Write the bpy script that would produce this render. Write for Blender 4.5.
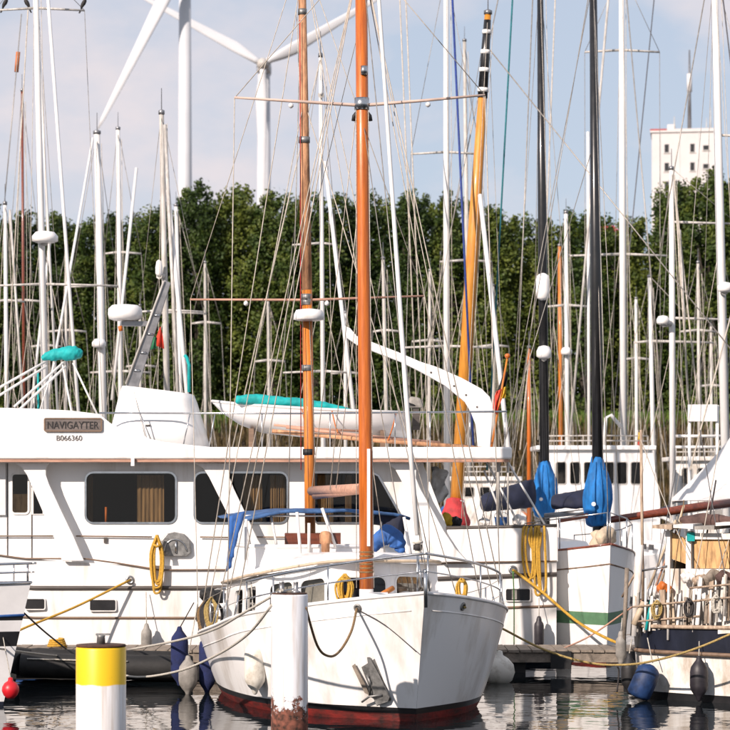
import bpy, bmesh, math, random
from mathutils import Vector, Matrix
from mathutils.geometry import tessellate_polygon
random.seed(7)
R = math.radians
SC = bpy.context.scene
COL = SC.collection
for o in list(bpy.data.objects):
    bpy.data.objects.remove(o, do_unlink=True)

# ------------------------------------------------------------------ camera
F = 2430.0            # focal length in photograph pixels (730 wide)
H0 = 2.9              # eye height above the water
HY = 490.0            # photograph row of the horizon
cam_d = bpy.data.cameras.new('camera')
cam = bpy.data.objects.new('camera', cam_d)
COL.objects.link(cam)
cam.location = (0, 0, H0)
cam.rotation_euler = (R(90), 0, 0)
cam_d.sensor_width = 36
cam_d.lens = 36 * F / 730
cam_d.shift_y = (HY - 365) / 730
cam_d.clip_start = 0.5
cam_d.clip_end = 9000
cam_d.dof.use_dof = True
cam_d.dof.focus_distance = 33.5
cam_d.dof.aperture_fstop = 3.6
SC.camera = cam

# ------------------------------------------------------------------ sky, sun, exposure
SUN_EL, SUN_AZ = 28.5, 217.0      # azimuth clockwise from +Y: behind the camera to the left
world = bpy.data.worlds.new('World')
SC.world = world
world.use_nodes = True
nt = world.node_tree
nt.nodes.clear()
wo = nt.nodes.new('ShaderNodeOutputWorld')
bg = nt.nodes.new('ShaderNodeBackground')
sky = nt.nodes.new('ShaderNodeTexSky')
sky.sky_type = 'NISHITA'
sky.sun_disc = False
sky.sun_elevation = R(SUN_EL)
sky.sun_rotation = R(SUN_AZ)
sky.air_density = 1.0
sky.dust_density = 0.6
sky.ozone_density = 1.4
bg.inputs['Strength'].default_value = 0.056
tc = nt.nodes.new('ShaderNodeTexCoord')
mp = nt.nodes.new('ShaderNodeMapping')
mp.inputs['Scale'].default_value = (7, 7, 13)
mp.inputs['Location'].default_value = (2.3, 0.4, 1.1)
nz = nt.nodes.new('ShaderNodeTexNoise')
nz.inputs['Scale'].default_value = 1.0
nz.inputs['Detail'].default_value = 7
nz.inputs['Roughness'].default_value = 0.55
cr = nt.nodes.new('ShaderNodeValToRGB')
cr.color_ramp.elements[0].position = 0.46
cr.color_ramp.elements[0].color = (0.0, 0.0, 0.0, 1)
cr.color_ramp.elements[1].position = 0.66
cr.color_ramp.elements[1].color = (0.85, 0.85, 0.85, 1)
mx = nt.nodes.new('ShaderNodeMixRGB')
mx.inputs['Color2'].default_value = (12.0, 10.9, 11.2, 1)
nt.links.new(tc.outputs['Generated'], mp.inputs['Vector'])
nt.links.new(mp.outputs['Vector'], nz.inputs['Vector'])
nt.links.new(nz.outputs['Fac'], cr.inputs['Fac'])
nt.links.new(cr.outputs['Color'], mx.inputs['Fac'])
hz = nt.nodes.new('ShaderNodeMixRGB')      # thin high haze over the whole sky
hz.inputs['Fac'].default_value = 0.64
hz.inputs['Color2'].default_value = (9.9, 11.0, 13.2, 1)
nt.links.new(sky.outputs['Color'], hz.inputs['Color1'])
nt.links.new(hz.outputs['Color'], mx.inputs['Color1'])
nt.links.new(mx.outputs['Color'], bg.inputs['Color'])
nt.links.new(bg.outputs['Background'], wo.inputs['Surface'])

sun_d = bpy.data.lights.new('sun', 'SUN')
sun_d.energy = 5.0
sun_d.angle = R(0.55)
sun_d.color = (1.0, 0.86, 0.765)
sun = bpy.data.objects.new('sun', sun_d)
COL.objects.link(sun)
sd = Vector((math.sin(R(SUN_AZ)) * math.cos(R(SUN_EL)), math.cos(R(SUN_AZ)) * math.cos(R(SUN_EL)), math.sin(R(SUN_EL))))
sun.rotation_euler = sd.to_track_quat('Z', 'Y').to_euler()
sun.location = (-20, -20, 40)

vs = SC.view_settings
vs.view_transform = 'Standard'
vs.look = 'None'
vs.exposure = 0.34
vs.gamma = 1.0
vs.use_curve_mapping = False
SC.cycles.max_bounces = 8
SC.cycles.transparent_max_bounces = 12
SC.cycles.caustics_reflective = False
SC.cycles.caustics_refractive = False
SC.cycles.sample_clamp_indirect = 6
SC.cycles.use_denoising = True

# ------------------------------------------------------------------ helpers
def W(px, py, Y):
    """world point seen at a photograph pixel when it stands Y metres away"""
    return Vector(((px - 365) * Y / F, Y, H0 + (HY - py) * Y / F))
def WX(px, Y): return (px - 365) * Y / F
def WZ(py, Y): return H0 + (HY - py) * Y / F

MATS = {}
def mat(name, rgb, rough=0.5, metal=0.0, var=0.12, scale=3.0, stretch=(1, 1, 1), bump=0.0, bscale=None,
        coat=0.0, dark=None, spec=0.5, thr=(0.35, 0.75), trans=0.0):
    m = bpy.data.materials.new(name)
    m.use_nodes = True
    n = m.node_tree
    b = n.nodes['Principled BSDF']
    b.inputs['Roughness'].default_value = rough
    b.inputs['Metallic'].default_value = metal
    b.inputs['Coat Weight'].default_value = coat
    b.inputs['Coat Roughness'].default_value = 0.08
    b.inputs['Specular IOR Level'].default_value = spec
    t = n.nodes.new('ShaderNodeTexCoord')
    g = n.nodes.new('ShaderNodeMapping')
    g.inputs['Scale'].default_value = stretch
    n.links.new(t.outputs['Object'], g.inputs['Vector'])
    z = n.nodes.new('ShaderNodeTexNoise')
    z.inputs['Scale'].default_value = scale
    z.inputs['Detail'].default_value = 6
    z.inputs['Roughness'].default_value = 0.62
    n.links.new(g.outputs['Vector'], z.inputs['Vector'])
    c = n.nodes.new('ShaderNodeValToRGB')
    c.color_ramp.elements[0].position = thr[0]
    c.color_ramp.elements[1].position = thr[1]
    d = dark if dark else tuple(v * (1 - var * 2) for v in rgb)
    hi = tuple(min(1, v * (1 + var * 0.3)) for v in rgb)
    c.color_ramp.elements[0].color = (*d, 1)
    c.color_ramp.elements[1].color = (*hi, 1)
    n.links.new(z.outputs['Fac'], c.inputs['Fac'])
    n.links.new(c.outputs['Color'], b.inputs['Base Color'])
    r = n.nodes.new('ShaderNodeMapRange')
    r.inputs['To Min'].default_value = max(0.02, rough - 0.1)
    r.inputs['To Max'].default_value = min(1, rough + 0.12)
    n.links.new(z.outputs['Fac'], r.inputs['Value'])
    n.links.new(r.outputs['Result'], b.inputs['Roughness'])
    if bump:
        z2 = n.nodes.new('ShaderNodeTexNoise')
        z2.inputs['Scale'].default_value = bscale or scale * 4
        z2.inputs['Detail'].default_value = 4
        n.links.new(g.outputs['Vector'], z2.inputs['Vector'])
        bp = n.nodes.new('ShaderNodeBump')
        bp.inputs['Strength'].default_value = bump
        bp.inputs['Distance'].default_value = 0.02
        n.links.new(z2.outputs['Fac'], bp.inputs['Height'])
        n.links.new(bp.outputs['Normal'], b.inputs['Normal'])
    MATS[name] = m
    return m

mat('gelcoat', (0.80, 0.79, 0.775), 0.32, var=0.07, scale=2.2, stretch=(1.6, 1.6, 0.22), bump=0.05, bscale=2.0, coat=0.15, dark=(0.60, 0.565, 0.52), thr=(0.24, 0.46))
mat('gelcoat_b', (0.76, 0.76, 0.76), 0.4, var=0.08, scale=1.8, bump=0.04)
mat('steel_white', (0.79, 0.785, 0.775), 0.34, var=0.10, scale=1.3, stretch=(1.6, 1.6, 0.35), bump=0.22, bscale=1.2, coat=0.2, dark=(0.50, 0.46, 0.41), thr=(0.27, 0.50))
mat('old_white', (0.74, 0.725, 0.70), 0.6, var=0.2, scale=4, stretch=(1, 1, 0.4), bump=0.2, dark=(0.42, 0.36, 0.29), thr=(0.3, 0.55))
mat('cream', (0.62, 0.50, 0.36), 0.6, var=0.18, scale=5, bump=0.1)
mat('plywood', (0.52, 0.32, 0.14), 0.65, var=0.3, scale=5, stretch=(3, 3, 0.6), bump=0.15, dark=(0.22, 0.12, 0.05), thr=(0.3, 0.55))
mat('varnish', (0.52, 0.135, 0.012), 0.36, var=0.22, scale=6, stretch=(5, 5, 0.35), coat=0.25, bump=0.12, dark=(0.35, 0.078, 0.008), thr=(0.34, 0.66))
mat('varnish_light', (0.60, 0.20, 0.02), 0.45, var=0.2, scale=6, stretch=(5, 5, 0.4), coat=0.15, bump=0.12, dark=(0.38, 0.11, 0.016), thr=(0.34, 0.66))
mat('varnish_gold', (0.62, 0.27, 0.035), 0.45, var=0.2, scale=6, stretch=(5, 5, 0.4), coat=0.15, bump=0.12, dark=(0.42, 0.16, 0.02), thr=(0.34, 0.66))
mat('weathered', (0.55, 0.29, 0.15), 0.7, var=0.3, scale=7, stretch=(2.2, 2.2, 0.5), bump=0.3, dark=(0.26, 0.13, 0.07), thr=(0.35, 0.62))
mat('pink_wood', (0.55, 0.31, 0.22), 0.6, var=0.2, scale=6, stretch=(0.5, 4, 4), bump=0.1)
mat('pale_spar', (0.66, 0.50, 0.42), 0.55, var=0.2, scale=6, stretch=(0.5, 4, 4), bump=0.1)
mat('brown_cloth', (0.13, 0.075, 0.065), 0.9, var=0.3, scale=6, bump=0.5)
mat('mahogany', (0.24, 0.055, 0.025), 0.35, var=0.25, scale=6, stretch=(0.4, 4, 4), coat=0.4, bump=0.06)
mat('teak_grey', (0.30, 0.25, 0.20), 0.8, var=0.25, scale=8, bump=0.3)
mat('driftwood', (0.52, 0.41, 0.30), 0.8, var=0.3, scale=9, stretch=(2, 2, 0.5), bump=0.4, dark=(0.2, 0.14, 0.1))
mat('alu_white', (0.78, 0.77, 0.75), 0.38, var=0.08, scale=5, stretch=(2, 2, 0.3))
mat('alu_old', (0.60, 0.58, 0.55), 0.5, var=0.2, scale=6, stretch=(2, 2, 0.4), dark=(0.33, 0.31, 0.28))
mat('alu_grey', (0.33, 0.33, 0.34), 0.35, metal=0.7, var=0.2, scale=5)
mat('steel', (0.60, 0.61, 0.62), 0.22, metal=1.0, var=0.12, scale=9)
mat('galv', (0.34, 0.34, 0.33), 0.5, metal=0.75, var=0.25, scale=14, bump=0.1)
mat('carbon', (0.012, 0.012, 0.013), 0.3, var=0.2, scale=5, coat=0.3)
mat('black_rubber', (0.018, 0.018, 0.02), 0.6, var=0.25, scale=8, bump=0.1)
mat('black_paint', (0.012, 0.012, 0.014), 0.4, var=0.2, scale=4)
mat('strake_dark', (0.10, 0.085, 0.075), 0.5, var=0.25, scale=3, stretch=(0.5, 4, 4))
mat('strake_brown', (0.23, 0.15, 0.10), 0.55, var=0.25, scale=3, stretch=(0.5, 4, 4))
mat('antifoul', (0.26, 0.016, 0.012), 0.6, var=0.35, scale=3, stretch=(1, 1, 2), bump=0.3, dark=(0.045, 0.014, 0.012))
mat('green_paint', (0.11, 0.24, 0.13), 0.5, var=0.2, scale=3)
mat('navy_paint', (0.010, 0.014, 0.030), 0.42, var=0.3, scale=3, stretch=(1, 1, 0.4), bump=0.15)
mat('blue_canvas', (0.008, 0.19, 0.56), 0.75, var=0.25, scale=4, stretch=(2, 2, 0.7), bump=0.6, bscale=7)
mat('pale_blue', (0.055, 0.15, 0.36), 0.8, var=0.3, scale=6, bump=0.5, bscale=12)
mat('rust', (0.11, 0.05, 0.03), 0.9, var=0.35, scale=14, bump=0.4)
mat('mid_blue', (0.03, 0.13, 0.42), 0.75, var=0.25, scale=5, bump=0.4, bscale=9)
mat('navy_canvas', (0.012, 0.017, 0.045), 0.8, var=0.25, scale=5, bump=0.6, bscale=7)
mat('teal_canvas', (0.0, 0.42, 0.42), 0.7, var=0.2, scale=5, bump=0.5, bscale=9)
mat('white_canvas', (0.78, 0.76, 0.74), 0.8, var=0.1, scale=3, bump=0.6, bscale=3)
mat('red_canvas', (0.55, 0.04, 0.045), 0.75, var=0.25, scale=6, bump=0.4)
mat('fender_navy', (0.012, 0.022, 0.10), 0.9, var=0.25, scale=9, bump=0.4, bscale=60)
mat('fender_blue', (0.012, 0.05, 0.17), 0.6, var=0.35, scale=5, bump=0.2)
mat('fender_white', (0.66, 0.63, 0.56), 0.5, var=0.18, scale=6, dark=(0.40, 0.36, 0.29), thr=(0.3, 0.52))
mat('fender_grey', (0.34, 0.32, 0.29), 0.6, var=0.25, scale=6, bump=0.1)
mat('fender_black', (0.03, 0.026, 0.034), 0.5, var=0.3, scale=6)
mat('buoy_red', (0.62, 0.012, 0.022), 0.4, var=0.12, scale=3)
mat('rope_yellow', (0.66, 0.38, 0.045), 0.8, var=0.2, scale=40, bump=0.8, bscale=90)
mat('rope_ochre', (0.50, 0.36, 0.13), 0.85, var=0.25, scale=40, bump=0.8, bscale=90)
mat('rope_white', (0.66, 0.62, 0.54), 0.85, var=0.2, scale=40, bump=0.8, bscale=90)
mat('rope_brown', (0.30, 0.19, 0.09), 0.85, var=0.25, scale=40, bump=0.8, bscale=90)
mat('rope_dark', (0.05, 0.045, 0.045), 0.85, var=0.25, scale=40)
mat('rope_green', (0.10, 0.34, 0.06), 0.85, var=0.2, scale=40)
mat('wire', (0.40, 0.37, 0.33), 0.4, metal=0.4, var=0.2, scale=12)
mat('wire_tan', (0.58, 0.52, 0.44), 0.7, var=0.2, scale=12)
mat('wire_dark', (0.10, 0.10, 0.11), 0.5, var=0.2, scale=12)
mat('wire_blue', (0.02, 0.05, 0.25), 0.7, var=0.2, scale=12)
mat('wire_teal', (0.02, 0.17, 0.20), 0.8, var=0.2, scale=12)
mat('turbine', (0.56, 0.575, 0.60), 0.45, var=0.04, scale=0.2)
mat('facade', (0.62, 0.60, 0.59), 0.8, var=0.05, scale=0.3)
mat('red_paint', (0.50, 0.03, 0.02), 0.5, var=0.2, scale=3)
mat('orange', (0.62, 0.16, 0.02), 0.6, var=0.2, scale=4)
mat('flag_black', (0.015, 0.015, 0.016), 0.8, var=0.2, scale=5)
mat('flag_yellow', (0.72, 0.45, 0.03), 0.8, var=0.1, scale=5)
mat('flag_red', (0.62, 0.05, 0.025), 0.8, var=0.1, scale=5)
mat('flag_green', (0.02, 0.16, 0.07), 0.8, var=0.1, scale=5)
mat('board', (0.20, 0.165, 0.15), 0.6, var=0.3, scale=5, stretch=(0.4, 3, 3), bump=0.2)
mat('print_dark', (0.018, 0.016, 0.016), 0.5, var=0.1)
mat('print_grey', (0.12, 0.11, 0.105), 0.6, var=0.2)
mat('bird', (0.02, 0.018, 0.017), 0.7, var=0.2)
mat('curtain', (0.36, 0.22, 0.10), 0.9, var=0.3, scale=5, stretch=(3, 3, 0.3), bump=0.4)
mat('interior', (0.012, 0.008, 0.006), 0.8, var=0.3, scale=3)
mat('bark', (0.07, 0.055, 0.04), 0.9, var=0.3, scale=4, bump=0.5)
mat('yellow_paint', (0.80, 0.53, 0.01), 0.5, var=0.12, scale=5, bump=0.1)
mat('dirt', (0.13, 0.09, 0.055), 0.95, var=0.3, scale=0.5, bump=0.3)
mat('float_dark', (0.018, 0.018, 0.018), 0.7, var=0.3, scale=4, bump=0.2)

def glass_mat():
    m = bpy.data.materials.new('glass'); m.use_nodes = True
    n = m.node_tree; n.nodes.clear()
    o = n.nodes.new('ShaderNodeOutputMaterial')
    t = n.nodes.new('ShaderNodeBsdfTransparent'); t.inputs['Color'].default_value = (0.88, 0.88, 0.86, 1)
    g = n.nodes.new('ShaderNodeBsdfGlossy'); g.inputs['Roughness'].default_value = 0.02
    f = n.nodes.new('ShaderNodeFresnel'); f.inputs['IOR'].default_value = 1.35
    nzz = n.nodes.new('ShaderNodeTexNoise'); nzz.inputs['Scale'].default_value = 1.2
    bp = n.nodes.new('ShaderNodeBump'); bp.inputs['Strength'].default_value = 0.05
    n.links.new(nzz.outputs['Fac'], bp.inputs['Height'])
    n.links.new(bp.outputs['Normal'], g.inputs['Normal'])
    x = n.nodes.new('ShaderNodeMixShader')
    n.links.new(f.outputs[0], x.inputs[0]); n.links.new(t.outputs[0], x.inputs[1]); n.links.new(g.outputs[0], x.inputs[2])
    n.links.new(x.outputs[0], o.inputs['Surface'])
    MATS['glass'] = m
glass_mat()

def pile_mat(name, top_rgb, z_rust, z_yellow=None):
    """painted steel pile: paint, rust patches eating in from the tide line (object z measured from the water)"""
    m = bpy.data.materials.new(name); m.use_nodes = True
    n = m.node_tree; b = n.nodes['Principled BSDF']; b.inputs['Roughness'].default_value = 0.42
    t = n.nodes.new('ShaderNodeTexCoord'); s = n.nodes.new('ShaderNodeSeparateXYZ')
    n.links.new(t.outputs['Object'], s.inputs[0])
    z = n.nodes.new('ShaderNodeTexNoise'); z.inputs['Scale'].default_value = 7; z.inputs['Detail'].default_value = 7; z.inputs['Roughness'].default_value = 0.7
    n.links.new(t.outputs['Object'], z.inputs['Vector'])
    # rust factor: noise > threshold, threshold rises with height
    mr = n.nodes.new('ShaderNodeMapRange')
    mr.inputs['From Min'].default_value = z_rust; mr.inputs['From Max'].default_value = z_rust + 0.36
    mr.inputs['To Min'].default_value = 0.40; mr.inputs['To Max'].default_value = 0.72
    n.links.new(s.outputs['Z'], mr.inputs['Value'])
    below = n.nodes.new('ShaderNodeMath'); below.operation = 'SUBTRACT'
    n.links.new(z.outputs['Fac'], below.inputs[0]); n.links.new(mr.outputs[0], below.inputs[1])
    sh = n.nodes.new('ShaderNodeMath'); sh.operation = 'MULTIPLY'; sh.inputs[1].default_value = 30; sh.use_clamp = True
    n.links.new(below.outputs[0], sh.inputs[0])
    low = n.nodes.new('ShaderNodeMapRange'); low.inputs['From Min'].default_value = z_rust - 0.02; low.inputs['From Max'].default_value = z_rust + 0.02
    low.inputs['To Min'].default_value = 1; low.inputs['To Max'].default_value = 0
    wob = n.nodes.new('ShaderNodeMath'); wob.operation = 'MULTIPLY_ADD'; wob.inputs[1].default_value = 0.12
    n.links.new(z.outputs['Fac'], wob.inputs[0]); n.links.new(s.outputs['Z'], wob.inputs[2])
    n.links.new(wob.outputs[0], low.inputs['Value'])
    mxx = n.nodes.new('ShaderNodeMath'); mxx.operation = 'MAXIMUM'
    n.links.new(sh.outputs[0], mxx.inputs[0]); n.links.new(low.outputs[0], mxx.inputs[1])
    zc = n.nodes.new('ShaderNodeTexNoise'); zc.inputs['Scale'].default_value = 11; zc.inputs['Detail'].default_value = 8; zc.inputs['Roughness'].default_value = 0.75
    n.links.new(t.outputs['Object'], zc.inputs['Vector'])
    ch = n.nodes.new('ShaderNodeMapRange'); ch.inputs['From Min'].default_value = 0.685; ch.inputs['From Max'].default_value = 0.70; n.links.new(zc.outputs['Fac'], ch.inputs['Value'])
    mx2 = n.nodes.new('ShaderNodeMath'); mx2.operation = 'MAXIMUM'; n.links.new(mxx.outputs[0], mx2.inputs[0]); n.links.new(ch.outputs[0], mx2.inputs[1]); mxx = mx2
    rust = n.nodes.new('ShaderNodeValToRGB')
    rust.color_ramp.elements[0].color = (0.035, 0.018, 0.012, 1); rust.color_ramp.elements[1].color = (0.24, 0.085, 0.055, 1)
    rust.color_ramp.elements[0].position = 0.35; rust.color_ramp.elements[1].position = 0.65
    z3 = n.nodes.new('ShaderNodeTexNoise'); z3.inputs['Scale'].default_value = 16; z3.inputs['Detail'].default_value = 5
    n.links.new(t.outputs['Object'], z3.inputs['Vector']); n.links.new(z3.outputs['Fac'], rust.inputs['Fac'])
    # paint with faint vertical streaks
    mp_ = n.nodes.new('ShaderNodeMapping'); mp_.inputs['Scale'].default_value = (9, 9, 0.7)
    n.links.new(t.outputs['Object'], mp_.inputs['Vector'])
    z4 = n.nodes.new('ShaderNodeTexNoise'); z4.inputs['Scale'].default_value = 2.0; z4.inputs['Detail'].default_value = 5
    n.links.new(mp_.outputs[0], z4.inputs['Vector'])
    pr = n.nodes.new('ShaderNodeValToRGB')
    pr.color_ramp.elements[0].position = 0.3; pr.color_ramp.elements[1].position = 0.55
    pr.color_ramp.elements[0].color = (top_rgb[0] * 0.72, top_rgb[1] * 0.66, top_rgb[2] * 0.6, 1); pr.color_ramp.elements[1].color = (*top_rgb, 1)
    n.links.new(z4.outputs['Fac'], pr.inputs['Fac'])
    paint = pr.outputs['Color']
    if z_yellow is not None:
        yr = n.nodes.new('ShaderNodeMapRange'); yr.inputs['From Min'].default_value = z_yellow - 0.006; yr.inputs['From Max'].default_value = z_yellow + 0.006
        w2 = n.nodes.new('ShaderNodeMath'); w2.operation = 'MULTIPLY_ADD'; w2.inputs[1].default_value = 0.05
        z5 = n.nodes.new('ShaderNodeTexNoise'); z5.inputs['Scale'].default_value = 5
        n.links.new(t.outputs['Object'], z5.inputs['Vector'])
        n.links.new(z5.outputs['Fac'], w2.inputs[0]); n.links.new(s.outputs['Z'], w2.inputs[2]); n.links.new(w2.outputs[0], yr.inputs['Value'])
        ym = n.nodes.new('ShaderNodeMixRGB'); ym.inputs['Color2'].default_value = (0.80, 0.50, 0.008, 1)
        n.links.new(yr.outputs[0], ym.inputs['Fac']); n.links.new(paint, ym.inputs['Color1'])
        paint = ym.outputs['Color']
    fin = n.nodes.new('ShaderNodeMixRGB')
    n.links.new(mxx.outputs[0], fin.inputs['Fac']); n.links.new(paint, fin.inputs['Color1']); n.links.new(rust.outputs['Color'], fin.inputs['Color2'])
    n.links.new(fin.outputs['Color'], b.inputs['Base Color'])
    ro = n.nodes.new('ShaderNodeMapRange'); ro.inputs['To Min'].default_value = 0.4; ro.inputs['To Max'].default_value = 0.9
    n.links.new(mxx.outputs[0], ro.inputs['Value']); n.links.new(ro.outputs[0], b.inputs['Roughness'])
    bp = n.nodes.new('ShaderNodeBump'); bp.inputs['Strength'].default_value = 0.5; bp.inputs['Distance'].default_value = 0.01; bp.invert = True
    n.links.new(mxx.outputs[0], bp.inputs['Height']); n.links.new(bp.outputs[0], b.inputs['Normal'])
    MATS[name] = m

def leaf_mat(name, c0, c1, c2):
    m = bpy.data.materials.new(name); m.use_nodes = True
    n = m.node_tree; b = n.nodes['Principled BSDF']; b.inputs['Roughness'].default_value = 0.55
    b.inputs['Specular IOR Level'].default_value = 0.3
    oi = n.nodes.new('ShaderNodeObjectInfo'); t = n.nodes.new('ShaderNodeTexCoord')
    z = n.nodes.new('ShaderNodeTexNoise'); z.inputs['Scale'].default_value = 1.3; z.inputs['Detail'].default_value = 4
    n.links.new(t.outputs['Object'], z.inputs['Vector'])
    ad = n.nodes.new('ShaderNodeMath'); ad.operation = 'MULTIPLY_ADD'; ad.inputs[1].default_value = 0.30; 
    n.links.new(oi.outputs['Random'], ad.inputs[0]); n.links.new(z.outputs['Fac'], ad.inputs[2])
    r = n.nodes.new('ShaderNodeValToRGB')
    r.color_ramp.elements[0].position = 0.38; r.color_ramp.elements[0].color = (*c0, 1)
    r.color_ramp.elements[1].position = 0.9; r.color_ramp.elements[1].color = (*c2, 1)
    e = r.color_ramp.elements.new(0.62); e.color = (*c1, 1)
    n.links.new(ad.outputs[0], r.inputs['Fac']); n.links.new(r.outputs[0], b.inputs['Base Color'])
    tr = n.nodes.new('ShaderNodeBsdfTranslucent'); n.links.new(r.outputs[0], tr.inputs['Color'])
    x = n.nodes.new('ShaderNodeMixShader'); x.inputs[0].default_value = 0.12
    n.links.new(b.outputs[0], x.inputs[1]); n.links.new(tr.outputs[0], x.inputs[2])
    n.links.new(x.outputs[0], n.nodes['Material Output'].inputs['Surface'])
    MATS[name] = m
leaf_mat('leaves', (0.013, 0.028, 0.006), (0.042, 0.072, 0.012), (0.125, 0.150, 0.024))
leaf_mat('grass', (0.03, 0.07, 0.010), (0.065, 0.12, 0.016), (0.11, 0.16, 0.025))
leaf_mat('reeds', (0.045, 0.040, 0.014), (0.11, 0.075, 0.03), (0.19, 0.125, 0.055))

def water_mat():
    m = bpy.data.materials.new('water'); m.use_nodes = True
    n = m.node_tree; b = n.nodes['Principled BSDF']
    b.inputs['Base Color'].default_value = (0.006, 0.009, 0.011, 1)
    b.inputs['Roughness'].default_value = 0.025
    b.inputs['IOR'].default_value = 1.33
    t = n.nodes.new('ShaderNodeTexCoord')
    def layer(sx, sy, sc, det):
        g = n.nodes.new('ShaderNodeMapping'); g.inputs['Scale'].default_value = (sx, sy, 1)
        n.links.new(t.outputs['Object'], g.inputs['Vector'])
        z = n.nodes.new('ShaderNodeTexNoise'); z.inputs['Scale'].default_value = sc; z.inputs['Detail'].default_value = det
        z.inputs['Roughness'].default_value = 0.5
        n.links.new(g.outputs[0], z.inputs['Vector']); return z
    a = layer(0.9, 1.1, 1.0, 2); c = layer(2.6, 3.4, 1.0, 2)
    ad = n.nodes.new('ShaderNodeMath'); ad.operation = 'MULTIPLY_ADD'; ad.inputs[1].default_value = 0.30
    n.links.new(c.outputs['Fac'], ad.inputs[0]); n.links.new(a.outputs['Fac'], ad.inputs[2])
    bp = n.nodes.new('ShaderNodeBump'); bp.inputs['Strength'].default_value = 0.5; bp.inputs['Distance'].default_value = 0.023
    n.links.new(ad.outputs[0], bp.inputs['Height']); n.links.new(bp.outputs[0], b.inputs['Normal'])
    MATS['water'] = m
water_mat()

def root_of(o):
    while o.parent: o = o.parent
    return o

class MB:
    """collects shapes in world coordinates, then links them as one mesh object"""
    def __init__(s): s.v = []; s.f = []; s.sm = []
    def add(s, vs, fs, smooth=False):
        o = len(s.v); s.v += [tuple(v) for v in vs]
        for f in fs: s.f.append(tuple(i + o for i in f)); s.sm.append(smooth)
        return s
    def box(s, lo, hi):
        x0, y0, z0 = lo; x1, y1, z1 = hi
        return s.hexa([(x0, y0, z0), (x1, y0, z0), (x1, y1, z0), (x0, y1, z0)], [(x0, y0, z1), (x1, y0, z1), (x1, y1, z1), (x0, y1, z1)])
    def hexa(s, bot, top):
        return s.add(list(bot) + list(top), [(3, 2, 1, 0), (4, 5, 6, 7), (0, 1, 5, 4), (1, 2, 6, 5), (2, 3, 7, 6), (3, 0, 4, 7)])
    def tube(s, pts, r, n=6, cap=True):
        pts = [Vector(p) for p in pts]
        if not hasattr(r, '__len__'): r = [r] * len(pts)
        rings = []; ref = None
        for i, p in enumerate(pts):
            d = (pts[min(i + 1, len(pts) - 1)] - pts[max(i - 1, 0)])
            if d.length < 1e-9: d = Vector((0, 0, 1))
            d.normalize()
            if ref is None: ref = Vector((0, 1, 0)) if abs(d.y) < 0.9 else Vector((1, 0, 0))
            a = d.cross(ref).normalized(); b = d.cross(a).normalized(); ref = -b if False else a.cross(d)
            rings.append([p + (a * math.cos(2 * math.pi * k / n) + b * math.sin(2 * math.pi * k / n)) * r[i] for k in range(n)])
        return s.loft(rings, closed=True, cap=cap, smooth=True)
    def loft(s, rings, closed=True, cap=False, smooth=True):
        n = len(rings[0]); vs = [v for rg in rings for v in rg]; fs = []
        for i in range(len(rings) - 1):
            for k in range(n if closed else n - 1):
                k2 = (k + 1) % n
                fs.append((i * n + k, i * n + k2, (i + 1) * n + k2, (i + 1) * n + k))
        s.add(vs, fs, smooth)
        if cap and closed:
            s.add(rings[0], [tuple(range(n))]); s.add(rings[-1], [tuple(reversed(range(n)))])
        return s
    def lathe(s, base, prof, n=16, axis=(0, 0, 1)):
        ax = Vector(axis).normalized(); ref = Vector((1, 0, 0)) if abs(ax.x) < 0.9 else Vector((0, 1, 0))
        a = ax.cross(ref).normalized(); b = ax.cross(a)
        base = Vector(base)
        rings = [[base + ax * z + (a * math.cos(2 * math.pi * k / n) + b * math.sin(2 * math.pi * k / n)) * r for k in range(n)] for r, z in prof]
        return s.loft(rings, True, True, True)
    def poly(s, loops, ext):
        """planar polygon with holes (lists of Vectors), extruded by vector ext"""
        loops = [[Vector(p) for p in l] for l in loops]; ext = Vector(ext)
        flat = [p for l in loops for p in l]
        tris = tessellate_polygon(loops)
        s.add(flat, [t for t in tris]); s.add([p + ext for p in flat], [tuple(reversed(t)) for t in tris])
        for l in loops:
            n = len(l)
            s.add(l + [p + ext for p in l], [(k, (k + 1) % n, n + (k + 1) % n, n + k) for k in range(n)])
        return s
    def grid(s, rows, smooth=True):
        return s.loft(rows, closed=False, smooth=smooth)
    def build(s, name, m, parent=None, origin=None, bevel=0):
        me = bpy.data.meshes.new(name)
        if parent is not None: org = root_of(parent).location.copy()
        else:
            if origin is None:
                xs = [v[0] for v in s.v]; ys = [v[1] for v in s.v]; zs = [v[2] for v in s.v]
                origin = ((min(xs) + max(xs)) / 2, (min(ys) + max(ys)) / 2, min(zs))
            org = Vector(origin)
        me.from_pydata([(v[0] - org.x, v[1] - org.y, v[2] - org.z) for v in s.v], [], s.f)
        me.polygons.foreach_set('use_smooth', s.sm)
        bm = bmesh.new(); bm.from_mesh(me)
        bmesh.ops.remove_doubles(bm, verts=bm.verts, dist=0.0004)
        bmesh.ops.recalc_face_normals(bm, faces=bm.faces)
        bm.to_mesh(me); bm.free()
        me.materials.append(MATS[m] if isinstance(m, str) else m)
        o = bpy.data.objects.new(name, me); COL.objects.link(o)
        if parent is not None: o.parent = parent
        else: o.location = org
        if bevel:
            b = o.modifiers.new('bevel', 'BEVEL'); b.width = bevel; b.segments = 2; b.limit_method = 'ANGLE'; b.angle_limit = R(40)
        return o

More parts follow.
